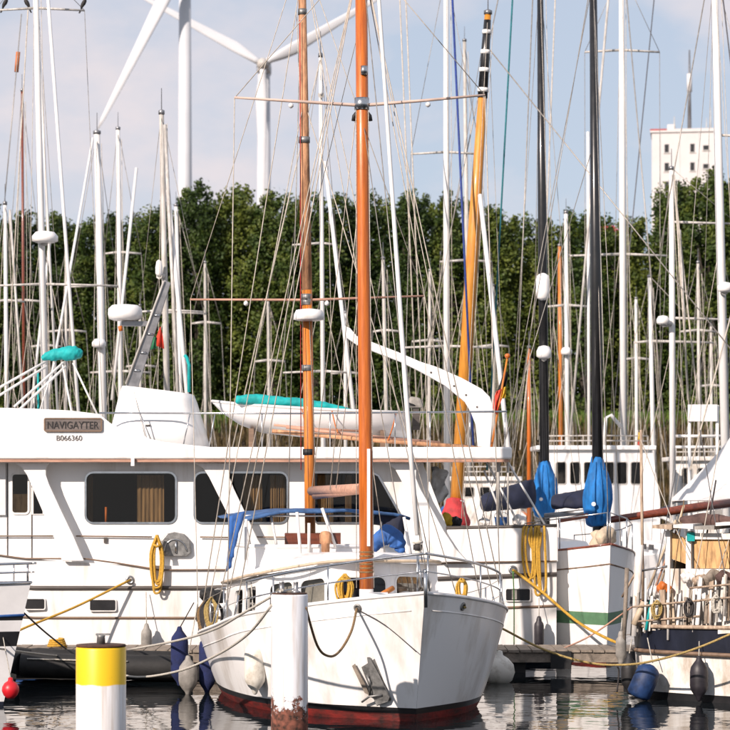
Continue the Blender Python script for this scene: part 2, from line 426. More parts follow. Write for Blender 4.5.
def tag(o, label=None, cat=None, group=None, kind=None):
    if label: o['label'] = label
    if cat: o['category'] = cat
    if group: o['group'] = group
    if kind: o['kind'] = kind
    return o
def thing(name, label, cat, loc, group=None):
    o = bpy.data.objects.new(name, None); COL.objects.link(o); o.location = loc; o.empty_display_size = 0.3
    return tag(o, label, cat, group)
def bez(a, b, sag=0.0, n=14):
    a, b = Vector(a), Vector(b)
    return [a.lerp(b, t / n) - Vector((0, 0, sag * 4 * (t / n) * (1 - t / n))) for t in range(n + 1)]
def smooth_path(pts, n=6):
    pts = [Vector(p) for p in pts]; out = []
    P = [pts[0] * 2 - pts[1]] + pts + [pts[-1] * 2 - pts[-2]]
    for i in range(1, len(P) - 2):
        p0, p1, p2, p3 = P[i - 1:i + 3]
        for k in range(n):
            t = k / n
            out.append(0.5 * ((2 * p1) + (p2 - p0) * t + (2 * p0 - 5 * p1 + 4 * p2 - p3) * t * t + (3 * p1 - p0 - 3 * p2 + p3) * t ** 3))
    out.append(pts[-1]); return out
def line(name, a, b, r, m, parent, sag=0.0, n=4):
    return MB().tube(bez(a, b, sag) if sag else [a, b], r, n).build(name, m, parent)
def rrect(x0, y0, x1, y1, r, k=4):
    """rounded rectangle in photograph pixels, as a list of (px, py)"""
    out = []
    for cx, cy, a0 in ((x1 - r, y0 + r, -90), (x1 - r, y1 - r, 0), (x0 + r, y1 - r, 90), (x0 + r, y0 + r, 180)):
        for i in range(k + 1):
            a = R(a0 + 90 * i / k); out.append((cx + r * math.cos(a), cy + r * math.sin(a)))
    return out
def shrink(loop, d):
    """offset a px loop inwards (toward its centroid side) by d pixels"""
    n = len(loop); ar = sum(loop[i][0] * loop[(i + 1) % n][1] - loop[(i + 1) % n][0] * loop[i][1] for i in range(n))
    sg = 1 if ar > 0 else -1; out = []
    for i in range(n):
        (x0, y0), (x1, y1), (x2, y2) = loop[i - 1], loop[i], loop[(i + 1) % n]
        ex, ey = x2 - x0, y2 - y0; l = math.hypot(ex, ey) or 1
        out.append((x1 - sg * ey / l * d, y1 + sg * ex / l * d))
    return out
def lerp_tab(tab, s):
    if s <= tab[0][0]: return tab[0][1:]
    for a, b in zip(tab, tab[1:]):
        if s <= b[0]:
            t = (s - a[0]) / (b[0] - a[0])
            return tuple(x + (y - x) * t for x, y in zip(a[1:], b[1:]))
    return tab[-1][1:]
def spline_tab(tab, s):
    """Catmull-Rom interpolation of a table"""
    n = len(tab)
    if s <= tab[0][0]: return tab[0][1:]
    if s >= tab[-1][0]: return tab[-1][1:]
    for i in range(n - 1):
        if s <= tab[i + 1][0]:
            t = (s - tab[i][0]) / (tab[i + 1][0] - tab[i][0])
            p0 = tab[max(i - 1, 0)]; p1 = tab[i]; p2 = tab[i + 1]; p3 = tab[min(i + 2, n - 1)]
            out = []
            for k in range(1, len(p1)):
                h = p2[0] - p1[0]
                m1 = (p2[k] - p0[k]) / (p2[0] - p0[0]) * h if p2[0] != p0[0] else 0
                m2 = (p3[k] - p1[k]) / (p3[0] - p1[0]) * h if p3[0] != p1[0] else 0
                if i == 0: m1 = (p2[k] - p1[k])
                out.append((2 * t**3 - 3 * t**2 + 1) * p1[k] + (t**3 - 2 * t**2 + t) * m1 + (-2 * t**3 + 3 * t**2) * p2[k] + (t**3 - t**2) * m2)
            return tuple(out)

class Hull:
    """bow at (bx,by); u = unit vector bow to stern in plan; table rows: s, half beam at deck, half beam at waterline, sheer height"""
    def __init__(h, bx, by, u, tab, rake=0.0, power=0.8, depth=0.55, stern_rake=0.0):
        h.b = Vector((bx, by)); h.u = Vector(u).normalized(); h.r = Vector((-h.u.y, h.u.x)) * -1
        h.tab = tab; h.L = tab[-1][0]; h.rake = rake; h.p = power; h.depth = depth; h.sr = stern_rake
    def zs(h, s): return spline_tab(h.tab, s)[2]
    def bd(h, s): return max(0.0, spline_tab(h.tab, s)[0])
    def P(h, s, t, z):
        q = h.b + h.u * s + h.r * t
        return Vector((q.x, q.y, z))
    def S(h, s, side, z, off=0.0):
        bd, bw, zs = spline_tab(h.tab, s); bd = max(bd, 0); bw = max(bw, 0)
        f = z / zs
        if z >= 0: hb = bw + (bd - bw) * min(f, 1.3) ** h.p
        else: hb = bw * max(0.0, 1 - (-z / h.depth) ** 1.6)
        k = max(0.0, 1 - s / (h.L * 0.35)) ** 1.5
        s2 = s + h.rake * (1 - f) * k - h.sr * (1 - f) * max(0, (s / h.L - 0.7) / 0.3)
        return h.P(s2, side * (hb + off), z)
    def side(h, mb, zlo, zhi, sides=(-1, 1), s0=0.0, s1=None, ns=28, nz=6, off=0.0):
        s1 = h.L if s1 is None else s1
        for sd_ in sides:
            rows = []
            for j in range(nz + 1):
                row = []
                for i in range(ns + 1):
                    t = i / ns; s = s0 + (s1 - s0) * (t ** 1.5 if s0 == 0 else t)
                    a = zlo(s) if callable(zlo) else zlo; b = zhi(s) if callable(zhi) else zhi
                    row.append(h.S(s, sd_, a + (b - a) * j / nz, off))
                rows.append(row)
            mb.grid(rows)
        return mb
    def transom(h, mb, zlo, zhi, n=6):
        rows = [[h.S(h.L, -1, zlo + (zhi - zlo) * j / n), h.S(h.L, 1, zlo + (zhi - zlo) * j / n)] for j in range(n + 1)]
        mb.grid(rows, smooth=False); return mb
    def deck(h, mb, dz=-0.05, ns=24, inset=0.0):
        rows = [[], [], []]
        for i in range(ns + 1):
            s = h.L * (i / ns) ** 1.3; z = h.zs(s) + dz
            for k, sd_ in enumerate((-1, 0, 1)):
                p = h.S(s, sd_ if sd_ else 0, z); 
                rows[k].append(p + Vector((0, 0, 0.03 if k == 1 else 0)))
        mb.grid(rows); return mb
    def rail(h, side, dz, r, m, name, parent, s0=0.0, s1=None, n=24, off=0.0, seg=6, z=None):
        s1 = h.L if s1 is None else s1
        pts = []
        for i in range(n + 1):
            s = s0 + (s1 - s0) * i / n
            zz = (h.zs(s) + dz) if z is None else (z(s) if callable(z) else z)
            pts.append(h.S(s, side, zz, off))
        return MB().tube(pts, r, seg).build(name, m, parent)

# ================================================================== the setting
mb = MB(); rows = []
for y in (-120, 20, 60, 112): rows.append([(x, y, 0) for x in (-700, -60, 60, 700)])
tag(mb.grid(rows, False).build('water', 'water', origin=(0, 0, 0)), kind='structure')

mb = MB(); rows = []
prof = [(106, -1.5), (110, -0.2), (112, 0.4), (117, 3.0), (122, 5.7), (124, 6.1), (126, 6.2), (175, 6.2), (215, 3.2), (700, 3.0), (6500, 3.0)]
for y, z in prof:
    k = 1 if y < 300 else 8
    rows.append([(x * k, y, z + (0.12 * math.sin(x * 0.21 + y) if 110 < y < 180 else 0)) for x in [-700 + 35 * i for i in range(41)]])
tag(mb.grid(rows).build('ground', 'dirt', origin=(0, 112, 0)), kind='structure')

def blades(name, m, n, xr, yr, zf, h, w, lean, label, cat):
    mb = MB(); rnd = random.Random(5)
    for i in range(n):
        x = rnd.uniform(*xr); y = rnd.uniform(*yr); z = zf(y); hh = h * rnd.uniform(0.5, 1.15); a = rnd.uniform(0, math.pi)
        dx, dy = math.cos(a) * w, math.sin(a) * w; lx, ly = rnd.uniform(-lean, lean), rnd.uniform(-lean, lean)
        mb.add([(x - dx, y - dy, z - 0.1), (x + dx, y + dy, z - 0.1), (x + lx + dx * 0.3, y + ly + dy * 0.3, z + hh), (x + lx - dx * 0.3, y + ly - dy * 0.3, z + hh)], [(0, 1, 2, 3)])
    me = bpy.data.meshes.new(name); me.from_pydata(mb.v, [], mb.f); me.materials.append(MATS[m])
    o = bpy.data.objects.new(name, me); COL.objects.link(o); tag(o, label, cat, kind='stuff'); return o
def zdike(y):
    for (y0, z0), (y1, z1) in zip(prof, prof[1:]):
        if y0 <= y <= y1: return z0 + (z1 - z0) * (y - y0) / (y1 - y0)
    return 3
blades('reeds', 'reeds', 22000, (-26, 26), (111, 122.5), zdike, 0.9, 0.05, 0.25, 'dry brown reeds covering the slope of the far bank', 'reeds')
blades('grass', 'grass', 16000, (-27, 27), (122, 126.5), zdike, 0.75, 0.06, 0.2, 'bright green tall grass along the top of the far bank', 'grass')

# ------------------------------------------------------------------ trees
import numpy as np
def crown_mesh(seed, height, rad):
    rg = np.random.default_rng(seed)
    nc = 150
    V = []; Fc = []
    def prof_r(u):   # radius share against height share
        return np.where(u < 0.08, 0.55 + u * 4, np.where(u < 0.55, 0.87 + 0.13 * np.sin((u - 0.08) / 0.47 * np.pi), 0.87 * np.sqrt(np.clip(1 - ((u - 0.55) / 0.46) ** 2.2, 0.015, 1))))
    lob = rg.uniform(0, 6.28, 6)
    def lobed(u, th): return 1 + 0.13 * np.sin(3 * th + lob[0] + u * 5) + 0.10 * np.sin(5 * th + lob[1] - u * 11) + 0.10 * np.sin(u * 23 + lob[2] + 2 * th)
    K = 6
    ang0 = rg.uniform(0, 6.28); cols = []
    for k_ in range(K):
        ra = 0.0 if k_ == 0 else rad * rg.uniform(0.55, 0.80); th = ang0 + k_ * 2 * np.pi / (K - 1) + rg.normal(0, .25)
        cols.append((ra * np.cos(th), ra * np.sin(th), 1.0 if k_ == 0 else rg.uniform(0.90, 1.0)))
    cc = []
    for cx_, cy_, hk in cols:
        m_ = 32
        for j in range(m_):
            u = (j + rg.uniform(0, 1)) / m_ * hk
            pr = max(.55, float(prof_r(np.array(u / hk))))
            th = rg.uniform(0, 6.28); r_ = 0.36 * rad * pr * rg.uniform(.5, 1.3)
            lean = 1 - 0.55 * max(0, u - .6) ** 1.3 * 1.6
            cc.append((cx_ * lean + r_ * np.cos(th), cy_ * lean + r_ * np.sin(th), u * height, cx_ * lean, cy_ * lean))
    cc = np.array(cc)
    n_per = 92
    for i, c in enumerate(cc):
        sp = rg.uniform(0.15, 0.29) * (1.0 if c[2] < .8 * height else .72)
        p = c[:3] + rg.normal(0, sp, (n_per, 3)) * np.array([0.9, 0.9, 1.2])
        out = np.array([c[0] - c[3], c[1] - c[4], 0.22]); out = out / (np.linalg.norm(out) + 1e-6)
        for q in p:
            nrm = out * 0.9 + rg.normal(0, 0.7, 3); nrm /= np.linalg.norm(nrm)
            a = np.cross(nrm, rg.normal(0, 1, 3)); a /= np.linalg.norm(a) + 1e-9; b = np.cross(nrm, a)
            s = rg.uniform(0.06, 0.105)
            k = len(V)
            V += [tuple(q - a * s), tuple(q + b * s * 0.75), tuple(q + a * s * 1.1 - nrm * s * 0.3), tuple(q - b * s * 0.75)]
            Fc.append((k, k + 1, k + 2, k + 3))
    me = bpy.data.meshes.new('crown'); me.from_pydata([(float(x), float(y), float(z)) for x, y, z in V], [], Fc); me.materials.append(MATS['leaves'])
    return me
def trunk_mesh(seed, height):
    rnd = random.Random(seed); mb = MB()
    pts = [(rnd.uniform(-.06, .06) * i, rnd.uniform(-.06, .06) * i, height * 0.8 * i / 6 - 0.3) for i in range(7)]
    mb.tube(pts, [0.22 * (1 - 0.13 * i) for i in range(7)], 8)
    for k in range(11):
        z = height * rnd.uniform(0.06, 0.7); a = rnd.uniform(0, 6.28); l = rnd.uniform(0.8, 1.5)
        mb.tube([(0, 0, z), (math.cos(a) * l * 0.5, math.sin(a) * l * 0.5, z + l * 0.8), (math.cos(a) * l * 0.75, math.sin(a) * l * 0.75, z + l * 1.8)], [0.07, 0.045, 0.015], 5)
    me = bpy.data.meshes.new('trunk'); me.from_pydata(mb.v, [], mb.f); me.materials.append(MATS['bark']); return me
HT = 12.0
CROWNS = [crown_mesh(11 + i, HT, 1.36 + 0.12 * (i % 3)) for i in range(6)]
TRUNKS = [trunk_mesh(3 + i, HT) for i in range(3)]
tree_top = [(-30, 210), (0, 207), (50, 211), (80, 221), (105, 220), (130, 211), (152, 203), (175, 190), (190, 184), (240, 184), (300, 190), (340, 194), (400, 188), (450, 192), (485, 199), (520, 208), (545, 216), (560, 212), (582, 203), (610, 214), (640, 214), (662, 205), (680, 172), (700, 163), (745, 162), (780, 175)]
rnd = random.Random(21)
def plant_tree(px, Y, py_top, label, k):
    z0 = zdike(Y)
    h = WZ(py_top, Y) - z0
    t = thing('poplar_tree', label, 'tree', (WX(px, Y), Y, z0), 'row of tall trees on the far bank')
    sc = h / (HT * 1.03)
    for nm, me in (('crown', CROWNS[k % 6]), ('trunk', TRUNKS[k % 3])):
        o = bpy.data.objects.new(nm, me); COL.objects.link(o); o.parent = t
        w = rnd.uniform(0.98, 1.18)
        o.scale = (w, w, sc); o.rotation_euler.z = rnd.uniform(0, 6.28)
    return t
k = 0; px = -22
ordn = ['first', 'second', 'third', 'fourth', 'fifth', 'sixth', 'seventh', 'eighth', 'ninth', 'tenth', 'eleventh', 'twelfth', 'thirteenth', 'fourteenth', 'fifteenth', 'sixteenth', 'seventeenth', 'eighteenth', 'nineteenth', 'twentieth', 'twenty-first', 'twenty-second', 'twenty-third', 'twenty-fourth']
n_f = 0
while px < 770:
    plant_tree(px, 130 + rnd.uniform(-1.2, 1.2), lerp_tab(tree_top, px)[0] + rnd.uniform(-9, 6), '%s dense green tree from the left in the front row on the far bank' % ordn[min(n_f, 23)], k)
    k += 1; n_f += 1; px += rnd.uniform(36, 52)
px = -10; n_b = 0
while px < 770:
    plant_tree(px, 136 + rnd.uniform(-1, 1), lerp_tab(tree_top, px)[0] + rnd.uniform(-6, 4), '%s green tree from the left, half hidden in the back row on the far bank' % ordn[min(n_b, 23)], k)
    k += 1; n_b += 1; px += rnd.uniform(32, 40)

# ------------------------------------------------------------------ wind turbines
def turbine(label, hub_px, hub_py, Y, L, angles, r_top, r_bot, group='wind turbines behind the trees'):
    c = W(hub_px, hub_py, Y)
    t = thing('wind_turbine', label, 'wind turbine', (c.x, Y + 6, 3.0), group)
    MB().lathe((c.x, Y + 6, 3.0), [(r_bot, 0), (r_bot * 0.93 + r_top * 0.07, 12), ((r_bot + r_top) / 2, (c.z - 4.8) / 2), (r_top, c.z - 4.6)], 28).build('tower', 'turbine', t)
    nb = MB()
    rings = []
    for yy, sx, sz, dz in ((-1.5, 1.5, 1.5, 0), (0, 1.9, 1.9, 0), (3, 2.1, 2.2, .1), (9, 2.0, 2.1, .2), (12, 1.5, 1.5, .3)):
        rings.append([(c.x + sx * math.copysign(abs(math.cos(a)) ** 0.6, math.cos(a)), Y + 2.5 + yy, c.z + dz + sz * math.copysign(abs(math.sin(a)) ** 0.6, math.sin(a))) for a in [2 * math.pi * i / 20 for i in range(20)]])
    nb.loft(rings, True, True).build('nacelle', 'turbine', t)
    hub = MB().lathe((c.x, Y + 1.2, c.z), [(1.75, 0), (1.8, 1.2), (1.45, 2.4), (0.8, 3.2), (0.1, 3.5)], 20, axis=(0, -1, 0)).build('hub', 'alu_old', t)
    for ang in angles:
        d = Vector((math.sin(R(ang)), 0, math.cos(R(ang)))); q = Vector((d.z, 0, -d.x))
        rings = []
        for f, ch, th, off in ((0.02, 1.9, 1.9, 0), (0.06, 1.9, 1.8, 0), (0.14, 3.0, 1.2, .35), (0.22, 3.5, 0.9, .55), (0.4, 2.8, .6, .4), (0.6, 2.1, .42, .25), (0.8, 1.45, .28, .12), (0.94, 0.95, .16, .05), (1.0, 0.25, .06, 0)):
            tw = R(22 * (1 - f)); o_ = Vector((c.x, Y, c.z)) + d * (L * f)
            a_ = q * math.cos(tw) + Vector((0, 1, 0)) * math.sin(tw); b_ = -q * math.sin(tw) + Vector((0, 1, 0)) * math.cos(tw)
            rings.append([o_ + a_ * (ch / 2 * math.cos(g) + off) + b_ * (th / 2 * math.sin(g)) for g in [2 * math.pi * i / 14 for i in range(14)]])
        MB().loft(rings, True, True).build('blade', 'turbine', t)
turbine('near white wind turbine whose hub is above the picture, one blade slanting down', 183, -34, 560, 42.5, (207.6, 327.6, 87.6), 1.35, 2.05)
turbine('far white wind turbine with its whole three-bladed hub above the trees', 263, 64, 690, 44, (180, 299, 60), 1.75, 2.5)

# ------------------------------------------------------------------ tower block
Yb = 400
bt = thing('tower_block', 'white concrete tower block with small dark windows rising behind the trees', 'building', (WX(690, Yb), Yb, 3.0))
x0, x1 = WX(652, Yb), WX(719, Yb); zt = WZ(132, Yb)
wins = []
def rect3(xa, xb, za, zb, y): return [Vector((xa, y, za)), Vector((xb, y, za)), Vector((xb, y, zb)), Vector((xa, y, zb))]
for rowi in range(14):
    for pxw in (667, 692.5, 706):
        wy = 148 + 18.6 * rowi
        if WZ(wy, Yb) < 8: continue
        w = 2.3 if pxw != 706 else 3.0; hgt = 4.2 if pxw != 706 else 2.4
        wins.append((WX(pxw - w, Yb), WX(pxw + w, Yb), WZ(wy + hgt, Yb), WZ(wy - hgt, Yb)))
MB().poly([rect3(x0, x1, 3.0, zt, Yb)] + [rect3(*w, Yb) for w in wins], (0, 0.5, 0)).build('front_wall', 'facade', bt)
MB().poly([[Vector((x0, Yb + 0.51, 3)), Vector((x0, Yb + 14, 3)), Vector((x0, Yb + 14, zt)), Vector((x0, Yb + .51, zt))]], (0.5, 0, 0)).build('side_wall', 'facade', bt)
MB().poly([[Vector((x1 - .5, Yb + 0.51, 3)), Vector((x1 - .5, Yb + 14, 3)), Vector((x1 - .5, Yb + 14, zt)), Vector((x1 - .5, Yb + .51, zt))]], (0.5, 0, 0)).build('side_wall', 'facade', bt)
MB().box((x0 + .51, Yb + 13.5, 3), (x1 - .51, Yb + 14, zt)).build('rear_wall', 'facade', bt)
for k_ in range(1, 7):
    xx = x0 + (x1 - x0) * k_ / 7 - .2
    if all(not (w[0] - .2 < xx < w[1] + .2) for w in wins): MB().box((xx - .06, Yb - .07, 3.0), (xx + .06, Yb - .002, zt - .01)).build('wall_rib', 'facade', bt)
rf = MB().box((x0 - .25, Yb - .25, zt + .005), (x1 + .25, Yb + 14.25, zt + .55)).build('roof', 'facade', bt)
MB().box((x0 - .27, Yb - .28, zt + .35), (WX(667, Yb), Yb - .252, zt + .58)).build('parapet_panel', 'red_paint', rf)
for w in wins:
    wn = MB().poly([rect3(w[0], w[1], w[2], w[3], Yb + .18), rect3(w[0] + .1, w[1] - .1, w[2] + .1, w[3] - .1, Yb + .18)], (0, .08, 0)).build('window', 'alu_grey', bt)
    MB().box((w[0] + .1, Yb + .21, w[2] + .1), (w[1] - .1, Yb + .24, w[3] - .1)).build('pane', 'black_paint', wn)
    MB().box((w[0] - .15, Yb - .12, w[2] - .16), (w[1] + .15, Yb + .17, w[2] - .01)).build('sill', 'alu_old', wn)
for pxa, pyt, rr, mm in ((686, 50, .22, 'alu_grey'), (671, 116, .10, 'alu_old'), (707, 108, .08, 'alu_old'), (703, 118, .07, 'alu_old')):
    p = W(pxa, pyt, Yb + 4)
    MB().tube([(p.x, p.y, zt + .5), (p.x, p.y, (zt + p.z) / 2), p], [rr * 1.6, rr * 1.2, rr * .5], 8).build('antenna_mast', mm, bt)
p0, p1 = W(686, 92, Yb + 4), W(686, 74, Yb + 4)
MB().tube([p0, p1], 0.42, 10).build('antenna_sleeve', 'facade', bt)
MB().tube([W(686, 110, Yb + 4), W(686, 93.5, Yb + 4)], 0.26, 10).build('antenna_sleeve', 'alu_grey', bt)
MB().box((WX(667, Yb), Yb + 4, zt + .56), (WX(675, Yb), Yb + 7, zt + 1.9)).build('roof_box', 'facade', bt)
bt.rotation_euler.z = R(-8.2)
# low pink house half hidden between the trees
hy = 300
hs = thing('house', 'small pale house with red roof glimpsed between the trees', 'house', (WX(607, hy), hy, 3.0))
MB().box((WX(596, hy), hy, 3), (WX(618, hy), hy + 8, WZ(232, hy))).build('wall', 'facade', hs)
MB().hexa([(WX(594, hy), hy - .4, WZ(232, hy)), (WX(620, hy), hy - .4, WZ(232, hy)), (WX(620, hy), hy + 8.4, WZ(232, hy)), (WX(594, hy), hy + 8.4, WZ(232, hy))],
          [(WX(597, hy), hy + 3.9, WZ(222, hy)), (WX(617, hy), hy + 3.9, WZ(222, hy)), (WX(617, hy), hy + 4.1, WZ(222, hy)), (WX(597, hy), hy + 4.1, WZ(222, hy))]).build('roof', 'red_paint', hs)

# ------------------------------------------------------------------ floating dock
DY0, DY1, DZ = 38.45, 39.75, 0.37
dk = thing('floating_dock', 'grey planked floating dock running across between the boats', 'dock', (0, 39.1, 0))
MB().box((-9.6, DY0 + .03, DZ - .20), (9.6, DY0 + .12, DZ - .045)).build('beam', 'teak_grey', dk)
MB().box((-9.6, DY1 - .12, DZ - .20), (9.6, DY1 - .03, DZ - .045)).build('beam', 'teak_grey', dk)
pm = None
for i in range(100):
    x = -9.55 + i * 0.192
    if pm is None:
        o = MB().box((x - .088, DY0, DZ - .042), (x + .088, DY1, DZ)).build('plank', 'teak_grey', dk); pm = o; px0 = x
    else:
        o = pm.copy(); COL.objects.link(o); o.parent = dk; o.location = (x - px0, 0, random.uniform(-.004, .003))
for xa, xb in ((-9.3, -7.2), (-6.4, -3.9), (-3.4, -0.9), (-0.5, 2.55), (4.6, 6.6), (7.2, 9.3)):
    MB().box((xa, DY0 + .13, -.35), (xb, DY1 - .13, DZ - .10)).build('float', 'float_dark', dk)
for x in (-8, -4.7, -1.2, 3.1, 4.25, 7):
    MB().box((x - .16, DY0 - .03, DZ - .30), (x + .16, DY0 - .003, DZ - .02)).build('fender_strip', 'black_rubber', dk)

# ================================================================== mooring piles
pile_mat('pile_white', (0.74, 0.75, 0.78), 0.30)
pile_mat('pile_yellow', (0.78, 0.77, 0.77), -0.30, z_yellow=0.985)
def pile(name, px, py_top, Y, r, m, label):
    zt = WZ(py_top, Y); x = WX(px, Y)
    t = thing(name, label, 'mooring pile', (x, Y, 0), 'steel mooring piles')
    MB().lathe((x, Y, 0), [(r, -1.6), (r, 0.4), (r, zt - .02), (r - .006, zt - .004), (r - .02, zt)], 40).build('pipe', m, t)
    return t, x, zt
t, x, zt = pile('mooring_pile', 101, 646.5, 24.3, 0.25, 'pile_yellow', 'thick mooring pile painted white with a broad yellow top band')
MB().lathe((x, 24.3, zt + .001), [(0.248, 0), (0.246, .02), (.2, .024)], 36).build('cap_plate', 'rust', t)
MB().lathe((x, 24.3, zt + .013), [(0.045, 0), (0.04, .085), (0.045, .1)], 14).build('bollard_post', 'galv', t)
MB().box((x - .05, 24.27, zt + .113), (x + .09, 24.33, zt + .13)).build('bollard_top', 'galv', t)
t, x, zt = pile('mooring_pile', 289.5, 594, 28.4, 0.216, 'pile_white', 'white steel pile with rust at its foot in front of the sailing boat')
WP = Vector((x, 28.4, zt))
MB().lathe((x, 28.4, zt + .001), [(0.205, 0), (0.205, .012)], 36).build('cap_plate', 'rust', t)
for dx in (-.09, .075):
    MB().lathe((x + dx, 28.38, zt + .013), [(0.055, 0), (0.055, .02), (0.03, .03), (0.03, .12), (0.034, .13)], 14).build('bollard_post', 'alu_grey', t)

# ================================================================== the motor yacht behind the dock
YH = 40.40                       # near side of the hull
def pxy(loop, Y): return [W(a, b, Y) for a, b in loop]
ya = thing('motor_yacht', 'large white motor yacht with flybridge lying behind the dock', 'yacht', (-4.0, 42.5, 0))
BX = -11.0
yh = Hull(BX, 42.5, (1, 0), [(0, 0.02, 0.02, 2.5), (1.2, .75, .45, 2.3), (3, 1.6, 1.2, 2.05), (5, 2.05, 1.8, 1.8), (7, 2.1, 1.95, 1.66), (9, 2.1, 1.98, 1.64), (14.19, 2.06, 1.96, 1.70)], rake=1.0, power=0.9, depth=0.8)
mb = MB(); yh.side(mb, 0.10, lambda s: yh.zs(s), ns=44, nz=8); yh.transom(mb, 0.10, 1.70)
mb.build('hull', 'gelcoat', ya)
mb = MB(); yh.side(mb, -0.6, 0.10, ns=30, nz=3); yh.transom(mb, -0.6, 0.10); mb.build('bottom_paint', 'navy_paint', ya)
mb = MB(); yh.deck(mb, -0.04); mb.build('deck', 'gelcoat_b', ya)
def sX(px): return WX(px, YH) - BX
ztab = [(0, 1.75, 1.2), (sX(30), 1.27, .77), (sX(200), 1.27, .77), (sX(400), 1.40, .88), (14.19, 1.50, .97)]
for nm, k, r, m in (('rub_rail', 0, .035, 'strake_dark'), ('lower_strake', 1, .020, 'strake_brown')):
    for sd_ in (1, -1):
        yh.rail(sd_, 0, r, m, nm, ya, s0=1.0, n=50, z=lambda s: lerp_tab(ztab, s)[k], off=.012)
utab = [(0, 2.45), (sX(25), 1.76), (sX(85), 1.76), (sX(120), 1.68), (sX(160), 1.57), (sX(300), 1.58), (sX(450), 1.69), (14.19, 1.72)]
yh.rail(1, 0, .014, 'strake_brown', 'toe_rail', ya, s0=4, n=60, z=lambda s: lerp_tab(utab, s)[0], off=.03)
# portholes in the hull
for a, b, c, d in ((25, 599, 44.5, 609), (90, 600, 115.5, 610.5), (506, 589, 530, 600.5), (246, 598, 262, 608)):
    yy = min(yh.S(sX(q0), 1, WZ(q1, YH)).y for q0 in (a, c) for q1 in (b, d)) - .012
    o = MB().poly([pxy(rrect(a - 1, b - 1, c + 1, d + 1, 2), yy - .012), pxy(list(reversed(rrect(a, b, c, d, 1.6))), yy - .012)], (0, .06, 0)).build('porthole', 'alu_white', ya)
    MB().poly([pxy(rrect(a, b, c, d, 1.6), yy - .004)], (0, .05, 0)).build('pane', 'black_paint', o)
    if c > 500:
        MB().box((WX(a + 6, YH), yy - .0065, WZ(d - 1, YH)), (WX(a + 11, YH), yy - .0045, WZ(b + 1, YH))).build('curtain', 'fender_grey', o)
# hawse pipes
for px, py in ((130, 580), (513, 570)):
    yy = yh.S(sX(px), 1, WZ(py, YH)).y
    MB().lathe((WX(px, YH), yy + .01, WZ(py, YH)), [(.075, 0), (.075, .02), (.05, .03), (.04, .012)], 16, axis=(0, -1, 0)).build('hawse_pipe', 'steel', ya)
# deckhouse side wall with window openings
YW = 40.56
w1 = rrect(86, 473, 175.5, 522.5, 7); w2 = rrect(195, 473, 287, 522.5, 7)
w4 = [(315, 473), (372, 473), (378, 476), (402, 519), (399, 522.5), (317, 522.5), (313, 518), (312, 477)]
d1 = rrect(12, 474, 28, 513, 3); d2 = [(33, 488), (43, 488), (43, 514), (33, 514)]
outer = [(-60, 461), (422, 461), (448, 530), (448, 566), (-60, 566)]
MB().poly([pxy(outer, YW)] + [pxy(l, YW) for l in (w1, w2, w4, d1, d2)], (0, .05, 0)).build('cabin_wall', 'gelcoat', ya)
MB().box((WX(-60, YW), 44.4, 1.66), (WX(420, YW), 44.45, WZ(461, YW))).build('cabin_wall', 'gelcoat', ya)
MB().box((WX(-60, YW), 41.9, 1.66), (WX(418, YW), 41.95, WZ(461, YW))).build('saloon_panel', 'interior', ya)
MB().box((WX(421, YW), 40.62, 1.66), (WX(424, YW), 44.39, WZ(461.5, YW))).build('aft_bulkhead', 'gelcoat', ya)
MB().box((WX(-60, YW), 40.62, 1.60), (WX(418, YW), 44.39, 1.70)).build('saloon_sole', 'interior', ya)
for lp, nm in ((w1, 'window'), (w2, 'window'), (w4, 'window'), (d1, 'door_window'), (d2, 'door_window')):
    fr = MB().poly([pxy(shrink(lp, -1.6), YW - .018), pxy(list(reversed(shrink(lp, 0.4))), YW - .018)], (0, .045, 0)).build(nm, 'steel' if nm == 'window' else 'alu_white', ya)
    MB().poly([pxy(shrink(lp, 0.4), YW + .012)], (0, .008, 0)).build('pane', 'glass', fr)
    if nm == 'window':
        cur = {id(w1): [(137, 164), (88, 93)], id(w2): [(243, 262), (270, 285)], id(w4): [(318, 333), (345, 352)]}[id(lp)]
        for a, b in cur:
            rows = []
            for j in range(3):
                rows.append([W(a + (b - a) * i / 24, 475 + 24 * j, YW + .16 + .02 * math.sin(i * 1.7)) for i in range(25)])
            MB().grid(rows).build('curtain', 'curtain', fr)
        if lp is w1:
            MB().tube([W(106, 522, YW + .2), W(106, 507, YW + .2)], .02, 8).build('window_ornament', 'orange', fr)
MB().box((WX(13, YW + .3), YW + .3, WZ(513, YW)), (WX(28, YW + .3), YW + .32, WZ(494, YW))).build('door_lining', 'plywood', ya)
for px in (31.3, 7):
    MB().box((WX(px, YW), YW - .012, 1.70), (WX(px + 1, YW), YW - .001, WZ(463, YW))).build('door_joint', 'strake_dark', ya)
MB().box((WX(-8, YW), YW - .06, WZ(515, YW)), (WX(6, YW), YW - .003, WZ(464, YW))).build('door', 'gelcoat_b', ya)
# grab rails along the house
for a, b, y0, y1 in ((-20, 60, 536, 536), (76, 152, 536, 537), (200, 233, 537, 537.5), (256, 312, 537, 537.5)):
    MB().tube([W(a, y0, YW - .05), W(b, y1, YW - .05)], .012, 6).build('grab_rail', 'strake_brown', ya)
MB().box((WX(104, YW), YW - .03, WZ(543, YW)), (WX(107.5, YW), YW - .003, WZ(537.5, YW))).build('light_fitting', 'strake_dark', ya)
